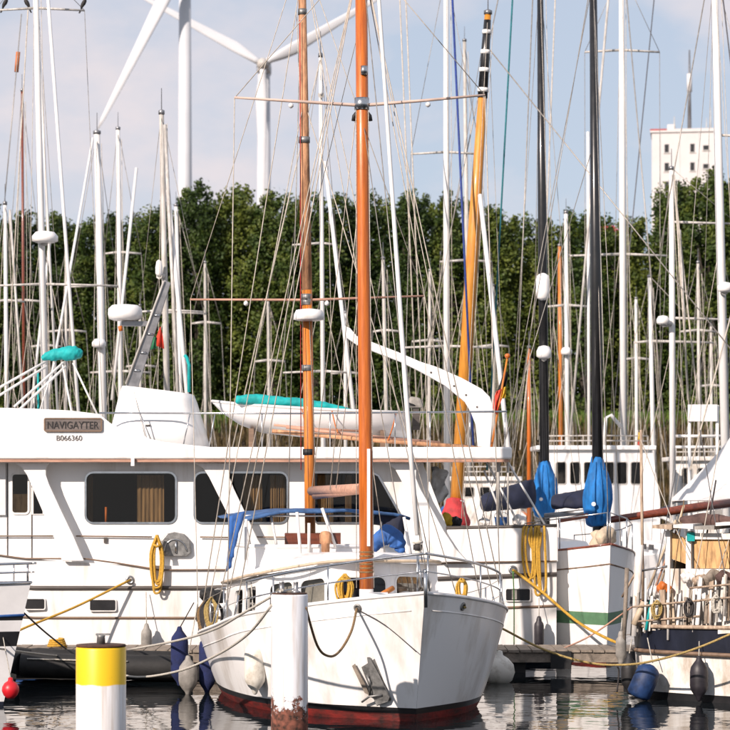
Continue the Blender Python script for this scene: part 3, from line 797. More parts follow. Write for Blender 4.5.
# roof, fascia trim
RY0 = 40.05
zr0, zr1 = WZ(459, RY0), WZ(447, RY0)
MB().box((WX(-70, RY0), RY0, zr0), (WX(512, RY0), 44.9, zr1)).build('roof', 'gelcoat', ya, bevel=.03)
MB().box((WX(-70, RY0), RY0 + .03, zr0 - .05), (WX(509, RY0), RY0 + .09, zr0 - .003)).build('roof_trim', 'pink_wood', ya)
MB().box((WX(131, RY0), RY0 - .03, WZ(466, RY0)), (WX(134.5, RY0), RY0 + .02, WZ(458, RY0))).build('light_fitting', 'gelcoat_b', ya)
# flybridge coaming
co = [(-70, 406), (30, 408.5), (70, 410.5), (99, 414), (104, 418), (110, 423), (120, 428.5), (137, 436), (164, 442), (190, 445), (214, 447.4), (-70, 447.4)]
o = MB().poly([pxy(co, RY0 + .05)], (0, .1, 0)).build('flybridge_coaming', 'gelcoat', ya, bevel=.015)
MB().poly([pxy([(-70, 406), (98, 414), (98, 447.4), (-70, 447.4)], 44.6)], (0, .1, 0)).build('flybridge_coaming', 'gelcoat', ya)
# funnel-shaped housing on the roof
rings = []
for f, xa, xb, ya_, yb_, d0, d1_ in ((0, 106, 208, 447.2, 447.2, .28, 2.3), (.35, 112, 203.5, 424, 429, .36, 2.15), (.8, 119, 195.5, 394, 402, .46, 1.95), (1, 122, 192.5, 386, 394.5, .5, 1.9)):
    rg = []
    for i in range(32):
        a = 2 * math.pi * i / 32; cx = math.copysign(abs(math.cos(a)) ** .55, math.cos(a)); cy = math.copysign(abs(math.sin(a)) ** .55, math.sin(a))
        fx = (cx + 1) / 2; px = xa + (xb - xa) * fx; py = ya_ + (yb_ - ya_) * fx
        p = W(px, py, 41.0); p.y = RY0 + d0 + (d1_ - d0) * (cy + 1) / 2; rg.append(p)
    rings.append(rg)
fh = MB().loft(rings, True, True).build('roof_housing', 'gelcoat', ya)
MB().tube([W(134, 392, 40.54), W(141, 420, 40.40), W(145, 436, 40.34)], .006, 4).build('panel_seam', 'alu_old', fh)
MB().box((WX(144, 40.3), 40.375, WZ(425.5, 40.3)), (WX(150, 40.3), 40.42, WZ(424.5, 40.3))).build('vent_slot', 'strake_dark', fh)
# roof rail
MB().tube([W(99, 413, RY0 + .2), W(300, 413.5, RY0 + .2), W(507, 411.5, RY0 + .2)], .016, 8).build('roof_rail', 'steel', ya)
for a, b in ((140, 154), (190, 183), (215, 209), (262, 262), (330, 330), (395, 395), (430, 430), (470, 470), (505, 505)):
    MB().tube([W(a, 413, RY0 + .2), W(b, 447, RY0 + .2)], .011, 6).build('rail_post', 'steel', ya)
# curved pillars from roof edge to hull
P1 = [(15, 463), (22, 468), (27, 475), (33, 489), (42, 510), (55, 540), (62, 561), (84, 561), (73, 535), (60, 508), (49, 484), (46, 475), (46, 468), (49, 463)]
P2 = [(194.5, 463), (203, 468), (209, 477), (215, 489), (228, 515), (240, 540), (250, 562), (272, 562), (258, 540), (246, 514), (234, 489), (229.5, 477), (229, 468), (232, 463)]
P3 = [(385, 463), (395, 469), (401, 480), (408, 495), (420, 520), (430, 541), (440, 562), (468, 562), (455, 548), (444, 531), (433, 511), (421, 490), (416, 478), (416.5, 469), (421, 463)]
for p in (P1, P2, P3):
    MB().poly([pxy(p, 40.27)], (0, .07, 0)).build('pillar', 'gelcoat', ya, bevel=.012)
# aft deck: bulwark, posts
MB().poly([pxy([(447, 528.5), (554, 526), (558, 530), (558, 562), (447, 562)], 40.40)], (0, .07, 0)).build('bulwark', 'gelcoat', ya, bevel=.02)
MB().box((3.10, 40.48, 1.7), (3.17, 44.5, 2.28)).build('stern_bulwark', 'gelcoat', ya)
MB().tube([W(446, 528, 40.41), W(520, 526.5, 40.41), W(557, 525.5, 40.41)], .028, 8).build('cap_rail', 'strake_dark', ya)
for px in (498, 508):
    MB().tube([W(px, 527, 40.55), W(px, 459, 40.3)], .03 if px == 498 else .016, 8).build('roof_post', 'alu_old', ya)
for a, b in (((506, 459), (545, 525)), ((487, 462), (519, 525)), ((484, 470), (505, 525))):
    MB().tube([W(*a, 40.6), W(*b, 40.6)], .018, 6).build('boarding_pole', 'alu_white', ya)
MB().box((WX(401, 41.5), 41.2, 1.68), (WX(440, 41.5), 41.6, WZ(533, 41.5))).build('deck_locker', 'gelcoat_b', ya)
MB().box((WX(437, 42), 42.0, 1.68), (WX(446, 42), 42.4, WZ(545, 42))).build('deck_step', 'strake_dark', ya)
# radar mast
q = lambda px, py, Y: W(px, py, Y)
MB().hexa([q(125.5, 386, 40.9), q(138, 388, 40.9), q(138, 388, 41.15), q(125.5, 386, 41.15)], [q(164.5, 280, 40.9), q(171, 283, 40.9), q(171, 283, 41.1), q(164.5, 280, 41.1)]).build('radar_mast', 'alu_grey', ya, bevel=.012)
MB().tube([W(126, 384, 40.88), W(164, 281, 40.88)], .02, 6).build('mast_edge', 'alu_old', ya)
for f in (.15, .32, .5, .68):
    a, b = W(128 + 38 * f, 386 - 104 * f, 40.885), W(134 + 38 * f, 386 - 104 * f, 40.885)
    MB().tube([a, b], .018, 6).build('mast_bracket', 'steel', ya)
MB().box((WX(122, 41), 40.9, WZ(326, 41)), (WX(149, 41), 41.1, WZ(321.5, 41))).build('radar_bracket', 'alu_grey', ya)
c = W(125, 320.5, 40.95)
MB().lathe((c.x, c.y, c.z), [(.20, 0), (.275, .03), (.29, .10), (.285, .19), (.22, .255), (.08, .27), (.01, .272)], 28).build('radar_dome', 'gelcoat', ya)
MB().tube([W(120, 326, 40.9), W(121, 331, 40.9)], .035, 8).build('mast_light', 'orange', ya)
MB().tube([W(189, 392, 40.9), W(189, 365, 40.9), W(187, 358, 40.9), W(184.5, 355, 40.9)], .028, 8).build('snorkel_vent', 'teal_canvas', ya)
# davit
dv = [(343, 325), (350, 328), (357, 336), (372, 342), (398, 352), (420, 361.5), (437, 367), (462, 378), (482, 389), (490, 397), (493, 406), (492, 425), (490, 448), (478, 448), (476, 425), (471, 412), (465, 402), (445, 385.5), (420, 371.5), (401, 362), (380, 354), (357, 345), (347, 338)]
dvo = MB().poly([pxy(dv, 41.3)], (0, .14, 0)).build('davit', 'gelcoat', ya, bevel=.015)
for px, py in ((431, 372.5), (454, 386), (466, 395), (477, 407)):
    MB().lathe(W(px, py, 41.3), [(.018, -.006), (.018, .008)], 10, axis=(0, -1, 0)).build('bolt_hole', 'strake_dark', dvo)
# name board and number
nb_ = MB().poly([pxy(rrect(44.5, 418.5, 101.5, 431, 1.5), RY0 + .02)], (0, .028, 0)).build('name_board', 'board', ya)
def text(body, px0, px1, py_base, Y, m, name, parent, hgt_px):
    cu = bpy.data.curves.new(name, 'FONT'); cu.body = body; cu.extrude = 0.006; cu.size = 1
    tmp = bpy.data.objects.new('tmp', cu); COL.objects.link(tmp)
    dg = bpy.context.evaluated_depsgraph_get()
    me = bpy.data.meshes.new_from_object(tmp.evaluated_get(dg))
    bpy.data.objects.remove(tmp); bpy.data.curves.remove(cu)
    xs = [v.co.x for v in me.vertices]; ys = [v.co.y for v in me.vertices]
    sx = (WX(px1, Y) - WX(px0, Y)) / (max(xs) - min(xs)); sy = (hgt_px * Y / F) / (max(ys) - min(ys))
    org = root_of(parent).location; b = W(px0, py_base, Y)
    for v in me.vertices:
        x, y, z = v.co
        v.co = (b.x + (x - min(xs)) * sx - org.x, Y - z - org.y, b.z + (y - min(ys)) * sy - org.z)
    me.materials.clear(); me.materials.append(MATS[m])
    o = bpy.data.objects.new(name, me); COL.objects.link(o); o.parent = parent; return o
text('NAVIGAYTER', 47.5, 98.5, 428.6, RY0 + .016, 'print_dark', 'lettering', nb_, 7.2)
MB().poly([pxy(shrink(rrect(44.5, 418.5, 101.5, 431, 1.5), -.7), RY0 + .012), pxy(list(reversed(shrink(rrect(44.5, 418.5, 101.5, 431, 1.5), .7))), RY0 + .012)], (0, .03, 0)).build('board_rim', 'strake_brown', nb_)
text('B066360', 56.5, 82, 440.6, RY0 + .044, 'print_grey', 'lettering', ya, 5.2)
# ventilator box on the house side
vb = MB().poly([pxy([(160, 553), (161, 540), (166, 534), (174, 532), (184, 534), (190, 541), (191, 553), (188, 556), (163, 556)], YW - .09)], (0, .087, 0)).build('ventilator_box', 'galv', ya, bevel=.02)
MB().tube(smooth_path([W(164, 552, YW - .1), W(167, 543, YW - .1), W(175, 539.5, YW - .1), W(183, 543, YW - .1), W(187, 551, YW - .1)]), .012, 6).build('ventilator_rim', 'steel', vb)
MB().tube([W(176, 541, YW - .1), W(176, 553, YW - .1)], .02, 6).build('ventilator_bar', 'steel', vb)
# folded bimini with struts on the flybridge
def canvas_roll(pts, radii, n=12, wob=.15, seed=1):
    rnd_ = random.Random(seed); mb = MB(); pts = smooth_path(pts, 5)
    N = len(pts); rings = []
    for i, p in enumerate(pts):
        f = i / (N - 1) * (len(radii) - 1); k = min(int(f), len(radii) - 2); r = radii[k] + (radii[k + 1] - radii[k]) * (f - k)
        d = (pts[min(i + 1, N - 1)] - pts[max(i - 1, 0)]).normalized(); a = d.cross(Vector((0, 0, 1))).normalized() if abs(d.z) < .95 else Vector((1, 0, 0)); b = a.cross(d)
        rings.append([p + (a * math.cos(2 * math.pi * j / n) + b * math.sin(2 * math.pi * j / n)) * r * (1 + rnd_.uniform(-wob, wob)) for j in range(n)])
    mb.loft(rings, True, True); return mb
canvas_roll([W(41, 359, 41.2), W(50, 355.5, 41.2), W(62, 353.5, 41.2), W(75, 353.5, 41.2), W(82, 355, 41.2)], [.05, .10, .12, .13, .06], seed=4).build('folded_bimini', 'teal_canvas', ya)
for a, b, r in (((45, 362), (-12, 394), .022), ((47, 366), (-8, 400), .022), ((64, 362), (14, 407), .022), ((66, 366), (20, 409), .022), ((62, 362), (78, 446), .016), ((73, 363), (97, 414), .016), ((55, 362), (40, 410), .012)):
    MB().tube([W(*a, 41.2), W(*b, 41.0)], r, 8).build('bimini_strut', 'alu_white', ya)
MB().tube([W(34, 375, 41.6), W(34, 447, 41.6)], .02, 6).build('aerial_pole', 'alu_old', ya)
MB().tube([W(38, 372, 41.6), W(38.5, 447, 41.6)], .018, 6).build('aerial_pole', 'teal_canvas', ya)
# ensign on its staff at the stern
es = thing('ensign_flag', 'black yellow and red striped flag hanging from a leaning staff', 'flag', tuple(W(494, 447, 41.0)))
fa, fb = W(491, 450, 41.0), W(507.5, 357, 41.0)
MB().tube([fa, fb], [.022, .016], 8).build('staff', 'varnish_light', es)
MB().lathe(fb, [(.02, -.03), (.045, .0), (.05, .03), (.03, .055), (.005, .06)], 12).build('staff_knob', 'varnish', es)
def flag_part(name, m, pts_l, pts_r, parent, Y, amp=.05):
    rows = []
    n = len(pts_l)
    for i in range(n):
        a = W(*pts_l[i], Y); b = W(*pts_r[i], Y)
        rows.append([a.lerp(b, j / 8) + Vector((0, amp * math.sin(j * 1.1 + i * .8), 0)) for j in range(9)])
    o = MB().grid(rows).build(name, m, parent)
    so = o.modifiers.new('t', 'SOLIDIFY'); so.thickness = .006; return o
flag_part('flag_stripe', 'flag_black', [(503.5, 372), (500.5, 382), (497, 392)], [(508, 372), (507.5, 380), (505.5, 388)], es, 41.05)
flag_part('flag_stripe', 'flag_yellow', [(503, 388), (502, 393), (500, 399)], [(506.5, 386), (506, 393), (505, 398)], es, 41.02)
flag_part('flag_stripe', 'flag_red', [(497, 391), (493.5, 399), (493, 408), (495, 413)], [(503.5, 388), (502.5, 397), (499, 405), (495.5, 414)], es, 41.0)
# small courtesy flag on the radar mast
cf = thing('courtesy_flag', 'small red and green triangular flag by the radar mast', 'flag', tuple(W(157, 350, 40.8)))
MB().tube([W(164, 318, 40.8), W(156, 349, 40.8)], .006, 4).build('halyard', 'rope_white', cf)
flag_part('flag_panel', 'flag_red', [(160, 327), (156.5, 336), (154, 345)], [(161, 327), (163, 337), (164.5, 349)], cf, 40.8, .03)
flag_part('flag_panel', 'flag_green', [(153.5, 337), (152, 343), (150, 350)], [(156.4, 337), (156, 343), (157, 348)], cf, 40.79, .02)

# ------------------------------------------------------------------ tender on the roof
dn = thing('tender_boat', 'small white tender carried on the yacht roof', 'dinghy', tuple(W(310, 440, 41.6)))
st = [(212, 401, 402.5, .02), (222, 402, 413, .22), (240, 404, 425, .42), (262, 405.5, 433, .56), (300, 408, 437, .66), (350, 410.5, 438.5, .68), (408, 412.5, 438, .6)]
rings = []; inner = []
YD = 41.75
for px, yg, yk, b in st:
    zg, zk = WZ(yg, YD - b), WZ(yk, YD); x = WX(px, YD)
    sec = [(-1, 1), (-.97, .62), (-.8, .3), (-.45, .1), (0, 0), (.45, .1), (.8, .3), (.97, .62), (1, 1)]
    rings.append([Vector((x, YD + b * u_, zk + (zg - zk) * v_)) for u_, v_ in sec])
mb = MB(); mb.grid(rings)
mb.add(rings[-1], [tuple(range(9))])
mb.build('hull', 'gelcoat_b', dn)
for k in (0, 8):
    MB().tube([r_[k] for r_ in rings], .025, 6).build('gunwale', 'alu_white', dn)
mb = MB(); mb.grid([[r_[0] * .97 + r_[8] * .03 - Vector((0, 0, .05)) for r_ in rings], [r_[0] * .03 + r_[8] * .97 - Vector((0, 0, .05)) for r_ in rings]]); mb.build('inner_floor', 'gelcoat_b', dn)
for px in (250, 380):
    MB().box((WX(px, YD), YD - .5, zr1), (WX(px + 5, YD), YD + .5, WZ(429, YD))).build('chock', 'strake_brown', dn)
kv = tag(canvas_roll([W(236, 400, 41.25), W(255, 399.5, 41.25), W(285, 402, 41.25), W(320, 407, 41.25), W(356, 411.5, 41.25)], [.06, .10, .10, .09, .05], wob=.08, seed=8).build('rolled_cover', 'teal_canvas'), 'long teal canvas roll lying along the roof tender', 'canvas cover')
om = thing('outboard_motor', 'grey outboard motor clamped at the stern of the roof tender', 'outboard motor', tuple(W(415, 432, 41.6)))
MB().hexa([W(408, 408, 41.47), W(424, 408, 41.47), W(424, 408, 41.73), W(408, 408, 41.73)], [W(409, 396, 41.5), W(421, 398, 41.5), W(421, 398, 41.7), W(409, 396, 41.7)]).build('cowl', 'fender_grey', om, bevel=.05)
MB().hexa([W(412, 430, 41.55), W(420, 430, 41.55), W(420, 430, 41.65), W(412, 430, 41.65)], [W(413, 408, 41.53), W(419, 408, 41.53), W(419, 408, 41.67), W(413, 408, 41.67)]).build('leg', 'strake_dark', om)
MB().tube([W(416, 406, 41.5), W(405, 402, 41.4)], .015, 6).build('tiller', 'black_rubber', om)
for i, (a, b, r) in enumerate((((272, 431), (474, 447.5), .035), ((286, 427), (440, 443), .03), ((300, 434), (500, 449.5), .028), ((274, 425), (360, 431), .02))):
    tag(MB().tube([W(*a, 40.75 + .1 * i), W((a[0] + b[0]) / 2, (a[1] + b[1]) / 2 + 1, 40.75 + .1 * i), W(*b, 40.75 + .1 * i)], r, 8).build('wooden_spar', 'pink_wood' if i % 2 else 'weathered'),
        ['longest brown wooden spar lying below the roof tender', 'pale pinkish wooden spar lying below the roof tender', 'brown wooden spar lowest on the roof, reaching the davit', 'short thin pale stick under the tender bow'][i], 'spar', 'wooden spars on the yacht roof')
for i, (a, b) in enumerate((((302, 409), (308, 432)), ((332, 411), (338, 433)), ((396, 413), (388, 440)))):
    tag(MB().tube(bez(W(*a, 41.0), W(*b, 40.7), .04), .012, 5).build('lashing_strap', 'orange'), ['left orange lashing on the tender side', 'middle orange lashing on the tender side', 'right orange lashing near the outboard motor'][i], 'strap', 'orange lashings')
# odds and ends on the yacht's aft deck
def hang_net(name, m, pts_top, pts_bot, label, cat):
    rw = []
    for j in range(9):
        f = j / 8
        rw.append([W(*a_, 41.6).lerp(W(*b_, 41.6), f) + Vector((.03 * math.sin(i * 2.3 + j), .06 * math.sin(i * 1.9 + j * 1.3), .02 * math.cos(i + 2 * j))) for i, (a_, b_) in enumerate(zip(pts_top, pts_bot))])
    o = MB().grid(rw).build(name, m); so_ = o.modifiers.new('t', 'SOLIDIFY'); so_.thickness = .03; return tag(o, label, cat)
hang_net('hanging_sack', 'old_white', [(431, 468), (436, 467), (441, 468), (446, 469)], [(433, 498), (438, 503), (443, 502), (447, 496)], 'pale mottled sack hanging under the yacht roof at the aft deck', 'sack')
MB().box((WX(425, 41.5), 41.3, 1.70), (WX(470, 41.5), 42.0, WZ(526, 41.5))).build('deck_chest', 'gelcoat_b', ya, bevel=.02)
MB().box((WX(478, 41.5), 41.2, 1.70), (WX(532, 41.5), 42.0, WZ(527.5, 41.5))).build('deck_chest', 'strake_dark', ya, bevel=.02)
for px, py, r, m, lab in ((446, 520, .12, 'flag_yellow', 'yellow bundle on the yacht aft deck chest'), (456, 521, .10, 'fender_black', 'black bundle beside the yellow one on the aft deck'), (484, 522, .09, 'old_white', 'dirty white bundle on the dark aft deck chest'), (519, 520, .11, 'white_canvas', 'white cloth bundle near the yellow rope loops')):
    c_ = W(px, py, 41.6)
    tag(canvas_roll([c_ + Vector((-r, 0, -r * .3)), c_, c_ + Vector((r, 0, -r * .3))], [r * .6, r, r * .6], wob=.3, seed=px).build('deck_bundle', m), lab, 'bundle', 'bundles on the yacht aft deck')
c_ = W(501, 527.5, 41.5)
bk = thing('blue_bucket', 'dark blue bucket standing on the yacht aft deck chest', 'bucket', tuple(c_))
MB().lathe(c_, [(.09, 0), (.115, .17), (.12, .18), (.105, .18), (.085, .02)], 18).build('pail', 'mid_blue', bk)
MB().tube(smooth_path([c_ + Vector((-.118, 0, .17)), c_ + Vector((-.09, -.03, .24)), c_ + Vector((0, -.05, .27)), c_ + Vector((.09, -.03, .24)), c_ + Vector((.118, 0, .17))], 4), .005, 5).build('handle', 'steel', bk)

# ================================================================== the sailing boat in front
A18 = R(15)
sb = thing('sailing_boat', 'white steel two-masted sailing boat with its bow toward us', 'sailing boat', (-0.6, 33.6, 0))
fh_ = Hull(0.74, 30.0, (-math.sin(A18), math.cos(A18)),
           [(0, .001, .001, 1.62), (.5, .66, .40, 1.54), (1.2, 1.32, .92, 1.42), (2.3, 1.82, 1.40, 1.26), (3.6, 1.92, 1.58, 1.05), (5.0, 1.84, 1.5, .89), (6.2, 1.60, 1.22, .79), (7.2, 1.2, .72, .75), (7.8, .7, .2, .75)], rake=.42, power=.75, depth=.8, stern_rake=.25)
FB = fh_.P
def proj(p): return (365 + p.x * F / p.y, HY - (p.z - H0) * F / p.y)
def hull_at(h, side, px, py, s0=0.02, s1=None, off=0.0):
    s1 = h.L if s1 is None else s1
    def at(s):
        z = 1.0
        for _ in range(8):
            p = h.S(s, side, z, off); z = WZ(py, p.y)
        return h.S(s, side, z, off)
    best = None; N = 160
    for i in range(N + 1):
        s = s0 + (s1 - s0) * i / N; p = at(s); e = abs(proj(p)[0] - px)
        if best is None or e < best[0]: best = (e, s, p)
    s = best[1]; p = best[2]
    a = h.S(s - .05, side, p.z, off); b = h.S(s + .05, side, p.z, off); c = h.S(s, side, p.z + .05, off)
    n = (b - a).cross(c - p).normalized()
    if n.y > 0: n = -n
    return p, n, s
mb = MB(); fh_.side(mb, .17, lambda s: fh_.zs(s), ns=40, nz=8); fh_.transom(mb, .17, .76); mb.build('hull', 'steel_white', sb)
mb = MB(); fh_.side(mb, .095, .17, ns=40, nz=1); fh_.transom(mb, .095, .17, 1); mb.build('boot_stripe', 'black_paint', sb)
mb = MB(); fh_.side(mb, -.7, .095, ns=40, nz=4); fh_.transom(mb, -.7, .095, 3); mb.build('bottom_paint', 'antifoul', sb)
mb = MB(); fh_.deck(mb, -.09); mb.build('deck', 'gelcoat_b', sb)
for sd_ in (-1, 1):
    fh_.rail(sd_, .01, .024, 'gelcoat', 'gunwale', sb, off=-.005, n=36)
    fh_.rail(sd_, -.20, .010, 'steel_white', 'weld_seam', sb, s0=.1, off=.0, n=36)
# stem fitting, hawse pipes, anchor
MB().tube([FB(-.03, 0, 1.45), FB(-.03, 0, 1.72), FB(.0, 0, 1.92)], .025, 8).build('stem_fitting', 'steel', sb)
HP = {}
for key, sd_, px, py in (('l', -1, 359, 608), ('r', 1, 463, 606.5)):
    p, n, s = hull_at(fh_, sd_, px, py); HP[key] = p + n * .03
    MB().lathe(p - n * .01, [(.055, 0), (.055, .02), (.035, .032), (.03, .01)], 14, axis=n).build('hawse_pipe', 'galv', sb)
p, n, s = hull_at(fh_, -1, 374, 680)
ua = (fh_.S(s - .1, -1, p.z) - fh_.S(s + .1, -1, p.z)).normalized(); va = n.cross(ua).normalized()
if va.z < 0: va = -va
def an(u_, v_, w_=0.0): return p + ua * (u_ / 82) + va * (-v_ / 78) + n * w_     # offsets in photograph pixels on the hull
pk = MB().poly([[an(-12, -13, -.01), an(4, -22, -.01), an(18, 20, -.01), an(0, 26, -.01)]], n * .02).build('anchor_pocket', 'galv', sb)
ac = MB()
ac.poly([[an(-3, -24, .02), an(0, -24, .02), an(19, 15, .05), (an(16, 20, .05)), an(3, 24, .06), an(1, 18, .05)]], n * .02)
ac.build('anchor_fluke', 'galv', sb)
MB().poly([[an(-21, -15, .03), an(-18, -17, .03), an(-7, 4, .05), an(-4, 14, .05), an(-9, 12, .05)]], n * .02).build('anchor_fluke', 'teak_grey', sb)
MB().tube([an(-13, 21, .08), an(-2, 14, .12), an(11, 13, .08)], .014, 6).build('anchor_stock', 'galv', sb)
MB().tube([an(-4, 14, .06), an(-1, 0, .08), an(-5, -6, .05)], .016, 6).build('anchor_shank', 'galv', sb)

# cabin trunk with facetted front
def facet(parent, A, B, C, D, wins, m, thick=.04, pane='glass', frame='alu_white', name='cabin_wall', behind=None):
    A, B, C, D = map(Vector, (A, B, C, D))
    def uv(u_, v_): return (A.lerp(B, u_)).lerp(D.lerp(C, u_), v_)
    n_ = (B - A).cross(D - A).normalized()
    if n_.y > 0: n_ = -n_
    lw, lh = (B - A).length, (D - A).length
    def rr(u0, u1, v0, v1, grow=0.0):
        r = min((u1 - u0) * lw, (v1 - v0) * lh) * .22; out = []
        g = grow
        for cu, cv, a0 in ((u1 - r / lw, v1 - r / lh, 0), (u0 + r / lw, v1 - r / lh, 90), (u0 + r / lw, v0 + r / lh, 180), (u1 - r / lw, v0 + r / lh, 270)):
            for i in range(5):
                a = R(a0 + 90 * i / 4); out.append(uv(cu + (r + g) / lw * math.cos(a), cv + (r + g) / lh * math.sin(a)))
        return out
    w = MB().poly([[A, B, C, D]] + [rr(*x) for x in wins], -n_ * thick).build(name, m, parent)
    for x in wins:
        f_ = MB().poly([[q_ + n_ * .012 for q_ in rr(*x, grow=.014)], [q_ + n_ * .012 for q_ in reversed(rr(*x, grow=-.012))]], -n_ * .03).build('window', frame, parent)
        MB().poly([[q_ - n_ * .014 for q_ in rr(*x, grow=-.010)]], -n_ * .006).build('pane', pane, f_)
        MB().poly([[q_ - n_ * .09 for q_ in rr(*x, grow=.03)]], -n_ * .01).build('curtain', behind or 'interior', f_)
    return w
cab = {'Z': (6.4, -1.2, 1.50), 'A': (3.75, -1.25, 1.72), 'B': (3.05, -.42, 1.90), 'C': (3.0, .42, 1.90), 'D': (3.45, 1.2, 1.86), 'E': (6.4, 1.2, 1.6)}
def cb(k): s, t, z = cab[k]; return FB(s, t, fh_.zs(s) - .12)
def ct(k, g=0.0): s, t, z = cab[k]; return FB(s + .05, t * .97, z)
facet(sb, cb('Z'), cb('A'), ct('A'), ct('Z'), [(.30, .52, .42, .86), (.62, .88, .40, .86)], 'steel_white', behind='curtain')
facet(sb, cb('A'), cb('B'), ct('B'), ct('A'), [(.12, .46, .30, .84), (.56, .92, .30, .82)], 'steel_white', behind='fender_grey')
facet(sb, cb('B'), cb('C'), ct('C'), ct('B'), [(.10, .92, .30, .80)], 'steel_white', behind='navy_canvas')
facet(sb, cb('C'), cb('D'), ct('D'), ct('C'), [(.10, .90, .30, .82)], 'steel_white', behind='navy_canvas')
facet(sb, cb('D'), cb('E'), ct('E'), ct('D'), [(.1, .35, .35, .82), (.5, .8, .35, .82)], 'steel_white')
# crowned coach roof
rt = []
edge = ['Z', 'A', 'B', 'C', 'D', 'E']
mb = MB(); outer_ = []
for i, k in enumerate(edge):
    s, t, z = cab[k]; outer_.append(FB(s - (.05 if k in 'BC' else 0), t * 1.03, z + .005))
cs = [FB(6.4, -.5, 1.78), FB(4.4, -.5, 1.97), FB(3.6, -.25, 2.0), FB(3.55, .25, 2.0), FB(4.3, .5, 1.98), FB(6.4, .5, 1.8)]
up = Vector((0, 0, .05))
mb.loft([outer_, [q_ + up for q_ in outer_], [a.lerp(b, .5) + up * 1.9 for a, b in zip(outer_, cs)], [q_ + up for q_ in cs]], False, smooth=True)
mb.add([q_ + up for q_ in cs], [(0, 1, 2, 3, 4, 5)], True)
mb.add([outer_[0], outer_[0] + up, outer_[0].lerp(cs[0], .5) + up * 1.9, cs[0] + up, cs[5] + up, outer_[5].lerp(cs[5], .5) + up * 1.9, outer_[5] + up, outer_[5]], [tuple(range(8))])
mb.build('coach_roof', 'gelcoat', sb)
MB().tube(smooth_path([q_ + Vector((0, 0, .03)) for q_ in outer_]), .022, 6).build('roof_edge', 'cream', sb)
# raised cockpit coaming and windscreen with canopy
S0, S1 = 4.75, 6.3
def rr_plan(t0, s0, s1, z): return [FB(s1, -t0, z), FB(s0 + .25, -t0, z), FB(s0, -t0 * .7, z), FB(s0 - .08, 0, z), FB(s0, t0 * .7, z), FB(s0 + .25, t0, z), FB(s1, t0, z)]
lo_, hi_ = rr_plan(1.2, S0, S1, 1.55), rr_plan(1.12, S0 + .05, S1, 2.10)
MB().loft([lo_, hi_], False, smooth=False).build('cockpit_coaming', 'gelcoat', sb)
MB().tube(hi_, .03, 6).build('coaming_cap', 'gelcoat_b', sb)
wl, wh = rr_plan(1.10, S0 + .1, S1, 2.13), rr_plan(1.16, S0 + .25, S1, 2.53)
for i in range(6):
    if i in (0, 5): continue
    a, b, c, d = wl[i], wl[i + 1], wh[i + 1], wh[i]
    e = MB(); e.tube([a, d], .018, 6); e.tube([d, c], .014, 6); fr = e.build('windscreen_frame', 'alu_white', sb)
    MB().add([a.lerp(b, .03), a.lerp(b, .97), d.lerp(c, .97), d.lerp(c, .03)], [(0, 1, 2, 3)]).build('pane', 'glass', fr)
MB().tube([wl[5], wh[5]], .018, 6).build('windscreen_post', 'alu_white', sb)
rows = []
for j in range(9):
    s = S0 - .05 + (S1 + .35 - S0) * j / 8
    rows.append([FB(s + .22 * abs(t), 1.22 * t, 2.50 + .12 * (1 - abs(t) ** 3) + .012 * math.sin(j * 2.1 + t * 9)) for t in [-1 + 2 * i / 20 for i in range(21)]])
cnp = MB().grid(rows).build('canopy', 'pale_blue', sb); so = cnp.modifiers.new('t', 'SOLIDIFY'); so.thickness = .018; so.offset = -1
MB().tube([r_ + Vector((0, 0, -.02)) for r_ in rows[0]], .024, 8).build('canopy_hem', 'pale_blue', cnp)
def drape(name, m, top, bot, parent, amp=.03, n=10):
    top = [Vector(q_) for q_ in top]; bot = [Vector(q_) for q_ in bot]; rw = []
    for j in range(n + 1):
        f = j / n; k = len(top)
        rw.append([top[i].lerp(bot[i], f) + Vector((amp * math.sin(i * 2.2 + f * 5) * f, amp * math.cos(i * 1.7 + f * 4), 0)) for i in range(k)])
    o = MB().grid(rw).build(name, m, parent); so_ = o.modifiers.new('t', 'SOLIDIFY'); so_.thickness = .012; return o
drape('canopy_flap', 'mid_blue', [W(227.5 + 3 * i, 517 - i, 34.05) for i in range(7)], [W(229 + .8 * i, 571 - 3.5 * i, 34.05) for i in range(7)], sb)
drape('canopy_curtain', 'navy_canvas', [W(374 + 5 * i, 511 + .8 * i, 35.0) for i in range(7)], [W(374 + 5 * i, 524 + 1.6 * i if i < 5 else 550, 35.0) for i in range(7)], sb)
for a, b in (((404, 517), (411, 556)), ((309, 523), (309, 552)), ((246, 519), (246, 560)), ((322, 508), (336, 548)), ((297, 512), (301, 560))):
    MB().tube([W(*a, 34.3), W(*b, 34.3)], .022, 8).build('canopy_pole', 'alu_white', sb)
bn = tag(canvas_roll([W(372, 552, 34.5), W(378, 540, 34.5), W(388, 534, 34.5), W(397, 542, 34.5), W(401, 553, 34.5)], [.06, .12, .15, .12, .06], wob=.3, seed=3).build('canvas_bundle', 'mid_blue'), 'bright blue canvas bundle in the cockpit right of the orange mast', 'canvas bundle')
cq = MB(); cq.box(tuple(FB(5.2, -.2, 2.06) - Vector((.35, .2, 0))), tuple(FB(5.2, -.2, 2.06) + Vector((.45, .2, .22)))); cq.build('companion_hatch', 'mahogany', sb)
cp_ = W(325.5, 541, 34.25)
MB().lathe(cp_ + Vector((0, 0, -.16)), [(.06, 0), (.06, .12), (.085, .14), (.085, .25), (.06, .29), (.02, .30)], 18).build('binnacle', 'weathered', sb)
